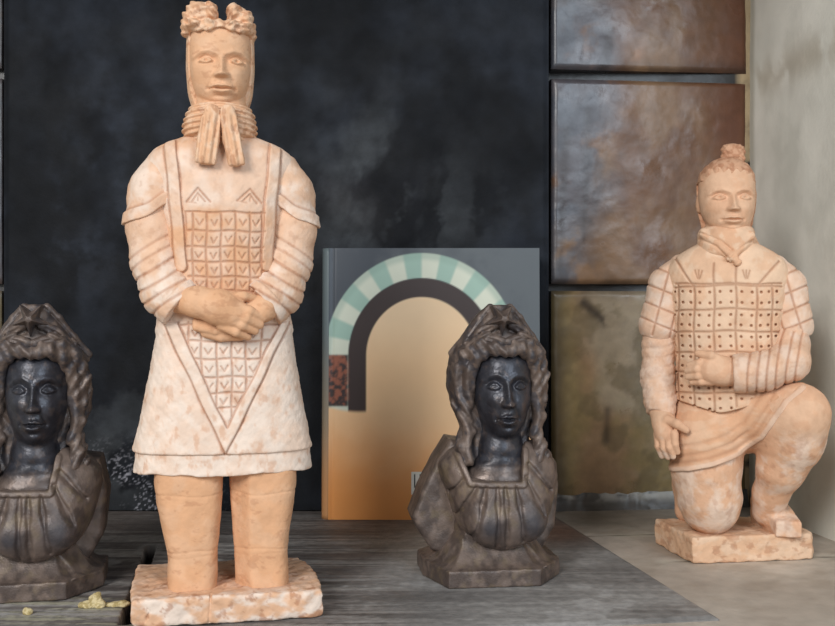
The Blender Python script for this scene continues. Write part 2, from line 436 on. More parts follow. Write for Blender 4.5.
        for s in (strapL, strapR): q = np.maximum(q, .8*gr(poly2(X, V, s)-6.2, 1.0))
        for s in (tri, vout): q = np.maximum(q, gr(poly2(X, V, s), 1.05))
        g[m] = q
        return g
    def ft(P):
        d = loft(P, [(136, 222, 26, -2, 22), (141, 222, 47, -2, 26), (150, 222, 66, -1, 32), (165, 222, 74, 0, 37), (195, 222.5, 66, 1, 42), (240, 223, 57, 2, 44), (290, 224, 58, 1, 44), (312, 224.5, 63, 0, 44), (330, 225, 66, 0, 44)], 2.3, 4, 12)
        s = loft(P, [(300, 224.5, 58, 0, 42), (330, 225, 66, 0, 44), (365, 224.5, 71.5, 0, 45), (400, 224, 78, 0, 46), (430, 224, 84, 0, 47), (446, 223.5, 88, 0, 48), (448.5, 223.5, 88.5, 0, 48)], 2.5, 2.5, 10)
        h = loft(P, [(440, 224, 84, 0, 44.5), (455, 224, 86, 0, 45.5), (470, 224, 87.5, 0, 46.5)], 2.5, 2.5, 6)
        hemw = 1.2*np.sin(P[0]*.06+1)+.6*np.sin(P[0]*.19)
        h = smax(h, P[2]-(469+hemw), 2)
        d = smin(d, s, 6); d = np.minimum(d, h)
        X, V = P[0], P[2]; fr = sstep(8, 22, P[1])
        for st in (strapL, strapR): d = d-2.4*sstep(6.4, 4.8, poly2(X, V, st))*fr
        vb = smax(inside2(X, V, vout), -inside2(X, V, tri), .5)
        d = d-1.8*sstep(.6, -1.0, vb)*fr*(V > 318)
        d = d+1.5*pattern(P)
        return d+.4*lump(P, 8, 4)+.22*lump(P, 3.3, 8)
    def colt(P):
        n = fbm(P[0]/17, P[2]/17, P[1]/17, 21); n2 = fbm(P[0]/6, P[2]/9, P[1]/6, 31)
        t = .45+.4*sstep(.3, .75, n)+.3*sstep(300, 345, P[2])
        t = t-.38*sstep(60, 46, np.abs(P[0]-222))*sstep(206, 216, P[2])*sstep(330, 300, P[2])
        t = t-.3*sstep(170, 145, P[2])
        c = mixc(CLAY, SLIP, np.clip(t, 0, 1))
        c = mixc(c, PINK, .6*sstep(.5, .8, n2)*sstep(300, 420, P[2]))
        return mixc(c, RED, .6*np.clip(pattern(P), 0, 1)+.14*sstep(.6, .8, n2))
    tunic = T.part('tunic', ft, (128, -56, 130), (320, 60, 478), M_clay, root, colt, .85)

    # --- sleeves: short cape sleeve over a banded long sleeve, each side a part
    for sd in (-1, 1):
        mx = (lambda x: x) if sd < 0 else (lambda x: 445.5-x)
        u = (.52, .85)
        def bands(P):
            xm = P[0] if sd < 0 else 445.5-P[0]
            t = xm*u[0]+P[2]*u[1]
            # ring lines of the long sleeve, closer towards the cuff
            base = 150*u[0]
            g = np.zeros(P[0].shape, np.float32)
            for k, (vv) in enumerate((250, 263, 277, 290, 303, 317)):
                g = np.maximum(g, gr(t-(base+vv*u[1])-1.2*np.sin(P[1]*.1+k), 1.3)*(.75 if k < 2 else 1))
            return g*sstep(238, 244, P[2]+.35*(xm-150))
        def fa(P):
            d = chain(P, [((mx(154), -2, 195), 24), ((mx(155.5), 2, 228), 25), ((mx(159.5), 8, 262), 24.5), ((mx(170), 22, 292), 24.5), ((mx(182), 36, 304), 23)], 8)
            xm = P[0] if sd < 0 else 445.5-P[0]
            cut = (xm-181)*.74+(P[2]-304)*.64+(P[1]-44)*.15
            d = d-1.5*sstep(-9, -7.5, cut)
            d = smax(d, cut-2, 1.2)
            d = d+1.5*bands(P)-.5*sstep(.2, .9, np.sin((xm*u[0]+P[2]*u[1])*.5))*0
            return d+.5*lump(P, 6, 11+sd)
        def cola(P):
            n = fbm(P[0]/13, P[2]/13, P[1]/13, 41+sd)
            t = .3+.5*sstep(.3, .75, n)*sstep(232, 290, P[2])+.15*sstep(.4, .8, n)
            return mixc(mixc(CLAY, SLIP, t), RED, .55*bands(P)+.2*sstep(.6, .74, fbm(P[0]/6, P[2]/6, P[1]/6, 44)))
        xlo, xhi = (122, 212) if sd < 0 else (235, 324)
        T.part('sleeve', fa, (xlo, -36, 165), (xhi, 72, 336), M_clay, root, cola, .9)
        def fc(P):
            xm = P[0] if sd < 0 else 445.5-P[0]
            d = chain(P, [((mx(183), -4, 158), 14), ((mx(171), -3, 172), 23), ((mx(160), -2, 192), 26.5), ((mx(154), 0, 228), 26.5)], 8, .95)
            edge = P[2]-(227-.25*(xm-125)-8*sstep(24, 45, xm-125))
            d = smax(d, edge, 1.6)
            d = d-2.6*sstep(-13, -11, edge)*1.0
            d = smax(d, edge, 1.2)
            d = smax(d, xm-174, 4)
            return d+.45*lump(P, 7, 15+sd)
        def colc(P):
            xm = P[0] if sd < 0 else 445.5-P[0]
            n = fbm(P[0]/16, P[2]/16, P[1]/16, 51+sd)
            t = .3+.55*sstep(.3, .72, n)
            edge = P[2]-(227-.25*(xm-125)-8*sstep(24, 45, xm-125))
            return mixc(mixc(CLAY, SLIP, t), RED, .5*gr(edge+13, 1.5)+.2*sstep(.6, .74, fbm(P[0]/6, P[2]/6, P[1]/6, 54)))
        xlo, xhi = (116, 200) if sd < 0 else (246, 330)
        T.part('cape_sleeve', fc, (xlo, -42, 136), (xhi, 42, 240), M_clay, root, colc, .9)
    return root

# ================================================================== KNEELING WARRIOR
FLOOR_Z = -.003
def kneeling_warrior():
    T = Frame(735, .96, -.27, FLOOR_Z); A, A2 = T.A, T.A2; B = Frame(735, .96, .15, FLOOR_Z)
    root = T.root('kneeling_warrior_statue', 'smaller terracotta statue of a warrior kneeling on one knee with a topknot and studded armour', 'statue')
    vt = T.vf-26
    fl, frr, bl = B.A(692, 562, 27), B.A(816, 560, 27), B.A(657, 541, -56)
    def f(P):
        d = inside2(P[0], P[1], [(fl[0], 28), (frr[0]-5, 28), (frr[0], 22), (frr[0]+3, -56), (frr[0]-3, -63), (bl[0], -62)])
        d = smax(d, np.abs(P[2]-(T.vf-13))-13, 3)
        d = d+.8*lump(P, 9, 4)+.5*lump(P, 3.6, 6)
        return np.maximum(d, P[2]-T.vf)
    def col(P):
        n = fbm(P[0]/14, P[2]/7, P[1]/14, 61)
        return mixc(mixc(CLAY, PALE, .5+.5*sstep(.4, .65, n)), RED, .45*sstep(.56, .7, fbm(P[0]/9, P[2]/5, P[1]/9, 64)))
    B.part('plinth', f, (bl[0]-8, -72, vt-7), (frr[0]+10, 38, T.vf+3), M_clay, root, col, 1.0).rotation_euler.z = B.phi-T.phi

    def skin(P):
        # kneeling leg
        d = chain(P, [((716, 0, 425), 33), ((707, 12, 470), 32), ((710, 14, 497), 28.5), ((711, 12, 508), 24.5)], 10, .95)
        d = smin(d, ell(P, (711, 22, 498), (28, 20, 30)), 8)
        d = smin(d, chain(P, [((690, -20, 452), 19), ((689, -34, 490), 15), ((688, -38, 520), 12)], 6), 4)
        d = smin(d, ell(P, (692, -42, 522), (14, 16, 10)), 4)
        # raised leg
        e = chain(P, [((745, -5, 420), 34), ((772, 14, 414), 31), (A(796, 416, 26), 29.5), (A(793, 440, 20), 27.5), (A(781, 468, 12), 22), ((769, -2, 492), 16), ((766, -10, 512), 14.5)], 9)
        e = smin(e, ell(P, A(800, 410, 34), (24, 18, 22)), 8)
        sole = [A2(750, 520, -42), A2(776, 531, 16), A2(802, 531, 14), A2(786, 520, -36)]
        fo = smax(inside2(P[0], P[1], [(sole[0][0], -42), (sole[1][0], 17), (sole[2][0], 15), (sole[3][0], -36)]), np.maximum((516-.24*(16-P[1])-P[2])*.95, P[2]-(vt+2)), 2.5)
        e = smin(e, fo, 5)
        d = smin(d, e, 4)
        trunk = loft(P, [(232, 728, 24, 0, 22), (262, 728, 38, 0, 22), (330, 728, 40, 0, 26), (420, 730, 44, 0, 28)], 2, 4, 15)
        d = smin(d, trunk, 5)
        d = np.minimum(d, cone(P, (728, 0, 205), (728, 0, 255), 20, 24))
        return d+.4*lump(P, 8, 21)
    def head(P):
        d = loft(P, [(163, 727, 17, -3, 19), (170, 727, 24, -2, 25), (182, 727, 27.3, 0, 28), (200, 727, 27.6, 1, 28.5), (214, 727.5, 25.5, 2, 28.5), (225, 728.5, 21, 2, 27), (232, 729.5, 15.5, 2, 23), (237, 730, 8, 1, 15)], 2.2, 4, 6)
        d = smin(d, ell(P, (700, -2, 203), (3, 6, 9)), 2)
        return carve_face(P, d, (727, 0, A(731, 196.5, 28)[2]), 27.5, .19, .95, .9, 1, .85, .9)
    def hands(P):
        # hand resting on the thigh
        d = chain(P, [(A(660, 412, 26), 10.5), (A(664, 423, 36), 11), (A(665, 434, 43), 10)], 4, 1.1)
        for a, b, c, r, w in [((658, 434), (658.5, 446), (662, 456), 3.7, 42), ((663.5, 437), (664, 448), (668, 457), 3.8, 47), ((669, 437), (669.5, 447), (673, 456.5), 3.8, 50), ((674, 434), (675, 444), (677.5, 452), 3.6, 51)]:
            d = smin(d, chain(P, [(A(*a, w-2), r+.8), (A(*b, w+3), r), (A(*c, w), r*.8)], 1.2), 1.1)
        d = smin(d, chain(P, [(A(667, 420, 44), 5), (A(677, 424, 50), 4.4), (A(686, 430, 49), 3.6)], 2), 2)
        # hand held before the armour
        e = chain(P, [(A(738, 373, 44), 12.5), (A(722, 371, 49), 13.5), (A(711, 370, 50), 13.5)], 5, 1.15)
        for a, b, c, r, w in [((710, 361), (699, 363), (689, 365), 3.7, 51), ((709, 368), (697, 369.5), (687, 371), 3.8, 52), ((710, 375), (698, 376), (688, 377), 3.8, 52), ((712, 381), (701, 382), (692, 382.5), 3.5, 51)]:
            e = smin(e, chain(P, [(A(*a, w), r+.9), (A(*b, w+2.5), r), (A(*c, w-3), r*.8)], 1.2), 1.1)
        e = smin(e, chain(P, [(A(724, 362, 52), 5), (A(711, 356, 55), 4.4), (A(698, 353.5, 52), 3.4)], 2), 2)
        return np.minimum(d, e)
    def f(P):
        d = np.full(P[0].shape, 99., np.float32); v = P[2]
        for fn, lo, hi in ((skin, 190, 700), (head, 100, 262), (hands, 325, 480)):
            m = (v > lo) & (v < hi)
            if m.any():
                q = tuple(a[m] for a in P); d[m] = np.minimum(d[m], fn(q))
        return np.maximum(d, v-vt-3)
    def col(P):
        n = fbm(P[0]/13, P[2]/13, P[1]/13, 71); n2 = fbm(P[0]/7, P[2]/9, P[1]/7, 74)
        c = mixc(mixc(CLAY, PINK, .6), PALE, .35*sstep(.42, .6, n))
        legs = sstep(420, 440, P[2])
        c = mixc(c, SLIP, .6*sstep(.4, .75, n)*legs)
        return mixc(c, RED, .35*sstep(.5, .8, n2)*(.35+.65*legs))
    T.part('body', f, (648, -64, 158), (836, 70, vt+5), M_clay, root, col, .85)

    # hair cap with topknot
    def fh(P):
        d = loft(P, [(158, 727.5, 10, -4, 12), (163, 727.5, 19, -4, 21), (171, 727, 25.5, -3, 27), (183, 726.5, 28.8, -3, 29.5), (205, 726.5, 29, -5, 29), (228, 727, 24, -6, 26)], 2.2, 3, 5)
        front = P[1]-(-3+60*sstep(187-.003*(P[0]-730)**2, 181-.003*(P[0]-730)**2, P[2]))
        d = smax(d, front, 2)
        st = np.sin((P[0]-733)*.75*(1+.012*(P[2]-165))+.8*np.sin(P[2]*.5))
        d = d+.4*st*sstep(-20, 0, P[1])
        return d+.3*lump(P, 3, 9)
    def fknot(P):
        d = cone(P, (733, -6, 168), (733.5, -6, 152), 10.5, 9.5)
        k = None
        for c, r in [((727.5, -5, 150), (6, 9, 7)), ((739, -5, 151), (6.3, 9, 7)), ((733, -8, 153), (8, 9, 8)), ((724.5, -3, 156), (3, 5, 4)), ((742, -3, 158), (3, 5, 5)), ((733.5, 2, 161), (9.5, 7, 4))]:
            e = ell(P, c, r); k = e if k is None else smin(k, e, 1.5)
        return smin(d, k+.7*np.sin(P[0]*1.2)*np.sin(P[2]*.9), 2)+.3*lump(P, 3, 9)
    def colh(P):
        return mixc(mixc(CLAY, PINK, .7), RED, .3+.4*sstep(.45, .65, fbm(P[0]/4, P[2]/4, P[1]/4, 76)))
    kh = T.part('hair', fh, (692, -40, 138), (762, 34, 236), M_clay, root, colh, .85)
    T.part('topknot', fknot, (716, -24, 138), (750, 14, 182), M_clay, kh, colh, .75)

    # wound collar crossing in front
    def fs(P):
        d = loft(P, [(227, 727, 24, 0, 24), (232, 726.5, 27.5, 1, 28), (245, 726, 27.8, 2, 30), (254, 726, 27, 2, 29), (262, 726, 22, 0, 24)], 2.3, 3, 4)
        X, V = P[0], P[2]
        c = A2(735, 258, 32)
        for x0, y0, x1, y1, r in ((704, 233, 737, 262, 5), (750, 236, 730, 258, 5)):
            a, b = A(x0, y0, 20), A(x1, y1, 33)
            d = smin(d, cone(P, a, b, r, r-.8, 1.0), 1.5)
        g = np.maximum(gr(poly2(X, V, [A2(699, 238, 30), A2(716, 246, 30), A2(733, 263, 30)]), 1.0), gr(poly2(X, V, [A2(700, 232, 30), A2(721, 241, 30), A2(734, 252, 30)]), 1.0))
        g = np.maximum(g, gr(poly2(X, V, [A2(752, 240, 30), A2(739, 249, 30), A2(728, 262, 30)]), 1.0))
        g = np.maximum(g, .8*gr(poly2(X, V, [A2(752, 247, 30), A2(742, 255, 30), A2(737, 263, 30)]), .9))
        return d+1.3*g*sstep(0, 10, P[1])+.3*lump(P, 4, 13)
    def cols(P): return mixc(mixc(CLAY, PINK, .5), PALE, .8*sstep(.4, .6, fbm(P[0]/8, P[2]/8, P[1]/8, 78)))
    T.part('collar', fs, (694, -34, 222), (760, 46, 272), M_clay, root, cols, .85)

    # studded armour
    FW = 40
    xs = [662, 678, 694, 714, 736, 757, 773, 790]; ys = [285, 309, 331, 352, 372, 393, 414]
    reg = [A2(674, 284, FW-10), A2(783, 284, FW-10), A2(783, 395, FW), A2(755, 399, FW), A2(720, 416, FW), A2(676, 400, FW-6)]
    def pattern(P):
        X, V = P[0], P[2]; g = np.zeros(X.shape, np.float32); dots = np.zeros(X.shape, np.float32); m = P[1] > 2
        if not m.any(): return g, dots
        X, V = X[m]+.6*np.sin(P[2][m]*.12), V[m]+.5*np.sin(P[0][m]*.14)
        q = np.zeros(X.shape, np.float32); dd = np.zeros(X.shape, np.float32)
        ins = sstep(1, -1, inside2(X, V, reg))
        for x in xs: q = np.maximum(q, gr(X-A2(x, 330, FW)[0], 1.0)*ins)
        for y in ys: q = np.maximum(q, gr(V-A2(730, y, FW)[1]-.0009*(X-730)**2, 1.0)*ins)
        for x0, x1 in zip(xs[:-1], xs[1:]):
            for y0, y1 in zip(ys[:-1], ys[1:]):
                for ex in (.26, .76):
                    for ey in (.28, .74):
                        c = A2(x0+(x1-x0)*ex, y0+(y1-y0)*ey, FW)
                        near = (np.abs(X-c[0]) < 4) & (np.abs(V-c[1]) < 4)
                        if near.any(): dd[near] = np.maximum(dd[near], sstep(1.7, .8, np.hypot(X[near]-c[0], V[near]-c[1]))*ins[near])
        for l in ([A2(714, 263, 34), A2(714, 285, FW)], [A2(737, 263, 34), A2(736, 285, FW)], [A2(674, 257, 14), A2(693, 286, FW-6)], [A2(779, 262, 14), A2(757, 286, FW-4)], [A2(676, 284, FW-10), A2(782, 284, FW-10)]):
            q = np.maximum(q, gr(poly2(X, V, l), 1.0))
        for cx in (699, 747):          # three little strokes on each breast
            for e in (-3.6, 0, 3.6):
                a, b = A2(cx+e, 270, 36), A2(cx+e*.25, 278, 37); q = np.maximum(q, gr(seg2(X, V, a, b), .8)*.9)
        g[m] = q; dots[m] = dd
        return g, dots
    def ft(P):
        d = loft(P, [(240, 727, 20, 0, 20), (248, 727, 38, 0, 25), (260, 727, 55, 0, 30), (275, 727.5, 60, 1, 35), (300, 728, 56, 2, 38), (340, 727, 51, 3, 39), (380, 726, 48, 3, 39), (398, 724, 48, 3, 39), (425, 722, 48, 2, 37)], 2.35, 3, 10)
        # lower edge rising to the sides from a blunt point
        e = A2(720, 414, FW)
        d = smax(d, P[2]-(e[1]-.32*np.abs(P[0]-e[0])+.001*(P[0]-e[0])**2), 1.5)
        g, dt = pattern(P)
        return d+1.4*g+2.2*dt+.35*lump(P, 6, 17)
    def colt(P):
        g, dt = pattern(P)
        n = fbm(P[0]/14, P[2]/14, P[1]/14, 81)
        c = mixc(mixc(CLAY, PINK, .4), PALE, .45+.6*sstep(.4, .6, n))
        return mixc(c, RED*.8, .6*np.clip(g, 0, 1)+.75*dt)
    T.part('armour', ft, (660, -42, 236), (796, 52, 424), M_clay, root, colt, .85)

    # skirt: over the kneeling thigh and swept up over the raised knee
    hem = [A2(666, 470, 22), A2(712, 465, 48), A2(740, 456, 46), A2(762, 440, 46), A2(774, 420, 46), A2(786, 402, 46), A2(803, 388, 40)]
    cov = hem+[(815, 370), (700, 350), (640, 380), (650, 474)]
    def fk(P):
        d = chain(P, [((709, -6, 412), 34), ((708, 5, 436), 37.5), (A(707.5, 470, 14), 36)], 10, .95)
        e = chain(P, [((730, -6, 416), 34), ((764, 10, 413), 33), (A(797, 415, 26), 31.5)], 10)
        d = smin(d, e, 12)
        d = smin(d, loft(P, [(392, 723, 44, -4, 33), (430, 720, 46, 0, 36)], 2.3, 5, 8), 5)
        c = inside2(P[0], P[2], cov)
        d = smax(d, np.where(P[1] > -10, c, c-0), 1.8)
        l = poly2(P[0], P[2], hem)
        d = d-1.6*sstep(5, 2.5, l)*(P[1] > 5)
        folds = gr(l-13, 1.6)+.9*gr(l-22, 1.8)+.7*gr(l-33, 2)
        return d+1.0*folds*(P[1] > 0)*sstep(800, 770, P[0])+.5*lump(P, 9, 23)
    def colk(P):
        n = fbm(P[0]/20, P[2]/9, P[1]/20, 84); l = poly2(P[0], P[2], hem)
        c = mixc(mixc(CLAY, PINK, .35), PALE, .5*sstep(.45, .65, n))
        return mixc(mixc(c, SLIP, .35*sstep(4.5, 2, l)), RED, .4*gr(l-7, 2)+.25*gr(l-13, 2)+.2*gr(l-22, 2))
    T.part('skirt', fk, (660, -46, 372), (832, 72, 482), M_clay, root, colk, .9)

    # arms
    def arm_l(P):
        d = chain(P, [((664, -2, 315), 15), ((661.5, 2, 345), 16.5), ((660, 8, 378), 16.5), (A(660, 398, 17), 15.5), (A(661, 413, 26), 14.5)], 6)
        d = smax(d, (P[2]-415)*.85+(P[1]-26)*.4-(P[0]-660)*.25, 1.6)
        t = P[2]+.28*(P[0]-660)
        d = d+.7*np.maximum(0, np.sin(t*.62+1.5*np.sin(P[0]*.12)))*sstep(330, 345, P[2])
        return d+.5*lump(P, 5, 27)
    def bands_r(P):
        g = np.zeros(P[0].shape, np.float32)
        for x in (747, 756.5, 766, 775.5, 786, 796):
            g = np.maximum(g, gr(P[0]-A2(x, 372, 48)[0]-.004*(P[2]-370)**2+.08*(P[2]-370), 1.0))
        return g*(P[1] > 8)
    def arm_r(P):
        d = chain(P, [((787, 0, 310), 15), ((786.5, 10, 345), 17), ((784, 26, 360), 18.5), (A(764, 371, 40), 18.5), (A(741, 373.5, 46), 18)], 6)
        d = smax(d, A2(734, 372, 46)[0]-P[0]+.05*(P[2]-370), 1.5)
        d = d-1.2*sstep(747, 742, P[0]+.0*P[2])*(P[1] > 10)
        return d+1.4*bands_r(P)+.35*lump(P, 5, 29)
    def colarm(P):
        n = fbm(P[0]/10, P[2]/10, P[1]/10, 87)
        c = mixc(mixc(CLAY, PINK, .5), SLIP, .2+.4*sstep(.3, .75, n))
        return mixc(c, RED, .2*sstep(.56, .75, fbm(P[0]/5, P[2]/5, P[1]/5, 88)))
    T.part('sleeve', arm_l, (636, -28, 300), (690, 50, 432), M_clay, root, colarm, .85)
    T.part('sleeve', arm_r, (726, -28, 300), (816, 74, 402), M_clay, root, lambda P: mixc(colarm(P), RED, .6*bands_r(P)), .85)
    for sd in (-1, 1):
        if sd < 0:
            pts = [((683, -4, 266), 13), ((671, -3, 285), 19.5), ((663, 0, 325), 22.5)]; ax, bx = (676, 262), (652, 338); off = (660, 337)
            cutf = lambda P: (P[2]-A2(652, 338, 10)[1])*.95-(P[0]-652)*.30
            rings = [(670, 272), (664, 290), (658, 306), (653, 321)]
        else:
            pts = [((773, -4, 268), 13), ((782, -3, 287), 19.5), ((787, 0, 325), 22)]
            cutf = lambda P: (P[2]-A2(800, 337, 10)[1])*.95+(P[0]-800)*.25
            rings = [(784, 274), (790, 291), (796, 306), (800, 321)]
        def gp(P):
            g = np.zeros(P[0].shape, np.float32)
            sl = -.42 if sd > 0 else .42
            for (x, y) in rings: g = np.maximum(g, gr((P[2]-y)-sl*(P[0]-x)*1.0+(.0 if sd < 0 else 0), 1.05))
            for (x0, y0, x1, y1) in ((((672, 268, 655, 335)), (684, 284, 672, 338)) if sd < 0 else ((779, 268, 797, 335), (768, 288, 781, 338))):
                g = np.maximum(g, gr(seg2(P[0], P[2], (x0, y0), (x1, y1)), 1.0))
            return g*(P[1] > -8)
        def fp(P):
            d = chain(P, pts, 8, .95)
            d = smax(d, cutf(P), 1.5)
            return d+1.4*gp(P)+.4*lump(P, 6, 33+sd)
        def colp(P):
            n = fbm(P[0]/10, P[2]/10, P[1]/10, 91+sd)
            return mixc(mixc(mixc(CLAY, PINK, .4), SLIP, .3+.4*sstep(.3, .75, n)), RED, .65*gp(P))
        lo, hi = ((634, -34, 246), (704, 38, 350)) if sd < 0 else ((752, -34, 246), (818, 38, 350))
        T.part('shoulder_guard', fp, lo, hi, M_clay, root, colp, .85)
    return root

# ================================================================== IRON BUSTS
RUST = lin(84, 72, 66); RUST2 = lin(110, 95, 86); BLACK = lin(46, 46, 52); OCHRE = lin(122, 106, 80); IRONB = lin(56, 57, 64)
def iron_bust():
    T = Frame(495, .88, .12); A, A2 = T.A, T.A2
    root = T.root('iron_bust', 'rusty iron bust of a woman with a star diadem in front of the book', 'bust', 'cast iron busts')
    vf = T.vf
    a1, a2, b1, b2 = A(449, 588, 50), A(422, 573, -6), A(541, 588, 50), A(559, 577, 6)
    oct_ = [(a1[0], 50), (b1[0], 50), (b2[0], 8), (b2[0], -46), (b2[0]-18, -64), (a2[0]+18, -64), (a2[0], -46), (a2[0], -4)]
    def fb(P):
        d2 = inside2(P[0], P[1], oct_)
        pl = smax(d2, np.abs(P[2]-(vf-8))-8, 1.5)
        # concave foot rising from the plinth to the bust
        h = np.clip((vf-16-P[2])/30, 0, 1); ins = 3+26*h**.6
        ft = smax((d2+ins)*.8, np.abs(P[2]-(vf-34))-22, 2)
        d = smin(pl, ft, 2)
        # four ridges on the corners of the foot
        g = np.maximum(gr(seg2(P[0], P[2], A2(463, 540, 30), A2(447, 566, 46)), 2.2), gr(seg2(P[0], P[2], A2(529, 544, 30), A2(551, 571, 40)), 2.2))
        d = d-1.8*g*(P[1] > 0)-1.0*gr(P[2]-(vf-17.5), 1.3)
        return np.maximum(d+.3*lump(P, 6, 41), P[2]-vf)
    def colb(P):
        n = fbm(P[0]/12, P[2]/12, P[1]/12, 101)
        return mixc(mixc(RUST, RUST2, sstep(.4, .65, n)), OCHRE, .3*sstep(.5, .8, fbm(P[0]/7, P[2]/7, P[1]/7, 103)))
    T.part('plinth', fb, (416, -70, vf-64), (566, 56, vf+3), M_iron, root, colb, 1.0)

    # drapery: shield-shaped breast with radiating folds and the cloaked back
    nl = [A2(459, 452, 34), A2(472, 484, 42), A2(524, 484, 42), A2(527, 452, 34)]
    folds = [((477, 488), (460, 522)), ((486, 488), (475, 540)), ((497.5, 488), (497, 548)), ((505, 488), (507, 548)), ((516, 487), (524, 542)),
             ((527, 478), (545, 516)), ((531, 466), (554, 492)), ((465, 482), (449, 504))]
    def foldf(P):
        g = np.zeros(P[0].shape, np.float32)
        for a, b in folds: g = np.maximum(g, gr(seg2(P[0], P[2], A2(*a, 42), A2(*b, 42))+.8*np.sin(P[2]*.2), 2.2))
        return g*(P[1] > 4)
    def fd(P):
        d = loft(P, [(440, 497, 34, 0, 24), (450, 497, 50, 0, 30), (462, 497, 60, 1, 35), (476, 498.5, 58.5, 3, 39), (490, 500, 54, 5, 42), (508, 500, 49, 6, 43), (524, 499, 42, 6, 42), (536, 498, 31, 5, 38), (543, 498, 18, 4, 30), (546, 498, 8, 3, 18)], 2.2, 3, 7)
        for c in ((481, 34, 516), (521, 34, 514)): d = smin(d, ell(P, c, (18, 17, 19)), 8)
        cape = [A2(*q, -32) for q in ((446, 436), (433, 457), (420, 482), (409, 512), (414, 524), (428, 544), (470, 556), (530, 552), (548, 520), (552, 480), (545, 448))]
        b = smax(inside2(P[0], P[2], cape), np.abs(P[1]+28)-27, 7)
        cut = inside2(P[0], P[2], nl+[(A2(533, 426, 34)), A2(455, 426, 34)])       # open neck
        d = smax(d, -np.maximum(cut, -(P[1]-(32-24*sstep(476, 462, P[2])))), 2)
        d = d-2.0*sstep(4.5, 2.5, poly2(P[0], P[2], nl))*(P[1] > 10)
        d = d+2.8*foldf(P)-1.0*sstep(.3, 1, np.cos(P[0]*.9))*0
        edge = np.minimum(d, 99)
        return np.minimum(d, b)+.3*lump(P, 6, 43)
    def cold(P):
        n = fbm(P[0]/12, P[2]/14, P[1]/12, 105); n2 = fbm(P[0]/9, P[2]/9, P[1]/9, 107)
        c = mixc(RUST, RUST2, sstep(.38, .62, n))
        c = mixc(c, OCHRE, .4*sstep(.5, .8, n2)*(P[2] < 520))
        bl = np.maximum(gr(np.hypot(P[0]-521, (P[2]-516)*1.0), 15), gr(np.hypot(P[0]-481, P[2]-518), 12))*(P[1] > 20)
        return mixc(c, IRONB, .8*bl)
    T.part('drapery', fd, (404, -72, 428), (566, 58, 556), M_iron, root, cold, .95)

    # face and neck
    def ff(P):
        d = loft(P, [(338, 500, 16, 0, 18), (348, 500, 25, 2, 28), (362, 500, 29, 4, 34), (385, 500, 29.5, 5, 36), (402, 500, 28, 6, 36), (418, 500, 23.5, 7, 34.5), (428, 500, 18, 7, 31), (435, 500, 12, 6, 25), (439, 500, 6, 5, 16)], 2.1, 4, 8)
        c = A(503.5, 386, 40)
        d = carve_face(P, d, (500.0, 0, c[2]), 28.5, 0, 1.33, .75, 1.1, .82, .78)
        n = chain(P, [((499, 4, 415), 20.5), ((498, 8, 448), 21.5), ((497, 4, 474), 29)], 8)
        n = smin(n, loft(P, [(462, 497, 28, 0, 26), (472, 497, 36, 2, 31.5), (490, 498, 38, 2, 33)], 3.2, 3, 6), 12)
        return smin(d, n, 4)+.2*lump(P, 6, 47)
    def colf(P):
        n = fbm(P[0]/10, P[2]/10, P[1]/10, 111)
        c = mixc(BLACK, IRONB, sstep(.4, .65, n))
        return mixc(c, mixc(RUST, RUST2, sstep(.4, .6, n)), .9*sstep(456, 470, P[2])+.3*sstep(.55, .7, fbm(P[0]/6, P[2]/6, P[1]/6, 112)))
    T.part('face', ff, (452, -34, 334), (542, 54, 500), M_face, root, colf, .8)

    # hair and diadem
    def fh(P):
        d = loft(P, [(340, 496, 34, -6, 34), (352, 496, 43, -5, 36), (368, 496, 48.5, -5, 38), (385, 496, 49.5, -6, 38), (405, 496, 44, -7, 37), (425, 496.5, 36, -8, 34), (442, 496.5, 34, -8, 30), (456, 496, 43, -7, 28), (466, 496, 38, -6, 24)], 2.2, 4, 8)
        d = smax(d, P[1]-14-14*sstep(370, 345, P[2]), 4)
        # waved locks drawn back from the brow and falling at the sides
        for s in (-1, 1):
            X = lambda x: 499+s*x
            L = [[((X(1), 37, 350), 6), ((X(13), 35, 347), 6.5), ((X(26), 26, 355), 6.5), ((X(33), 18, 372), 6), ((X(34), 16, 392), 6)],
                 [((X(6), 32, 342), 6), ((X(22), 28, 343), 6.5), ((X(36), 16, 354), 7), ((X(42), 10, 374), 6.5), ((X(39), 12, 398), 6), ((X(35), 12, 418), 6)],
                 [((X(33), 14, 398), 6), ((X(38), 14, 415), 6), ((X(33), 16, 430), 6), ((X(38), 18, 444), 6.5), ((X(35), 22, 457), 6)],
                 [((X(43), 2, 382), 6.5), ((X(42), 0, 403), 6), ((X(35), 2, 424), 5.5), ((X(38), 6, 440), 6), ((X(43), 14, 454), 6)]]
            for pts in L: d = smin(d, chain(P, pts, 3), 2.2)
        st = np.sin((P[0]+(P[2]-380)*.35*np.sign(P[0]-499))*.62+2.4*np.sin(P[2]*.10))
        return d+.85*st*sstep(-10, 6, P[1])+.5*lump(P, 5, 51)
    def colh(P):
        n = fbm(P[0]/9, P[2]/9, P[1]/9, 115)
        c = mixc(RUST, RUST2, sstep(.42, .66, n))
        return mixc(c, IRONB, .7*sstep(.5, .62, fbm(P[0]/11, P[2]/11, P[1]/11, 117)))
    T.part('hair', fh, (438, -50, 332), (556, 52, 474), M_iron, root, colh, .9)
    sc = A(502, 319, 28)
    star = []
    for i in range(10):
        r = 17 if i % 2 == 0 else 6.6; an = i*pi/5+pi      # one point hangs down
        star.append((sc[0]-r*sin(an)*-1, sc[2]-r*cos(an)))
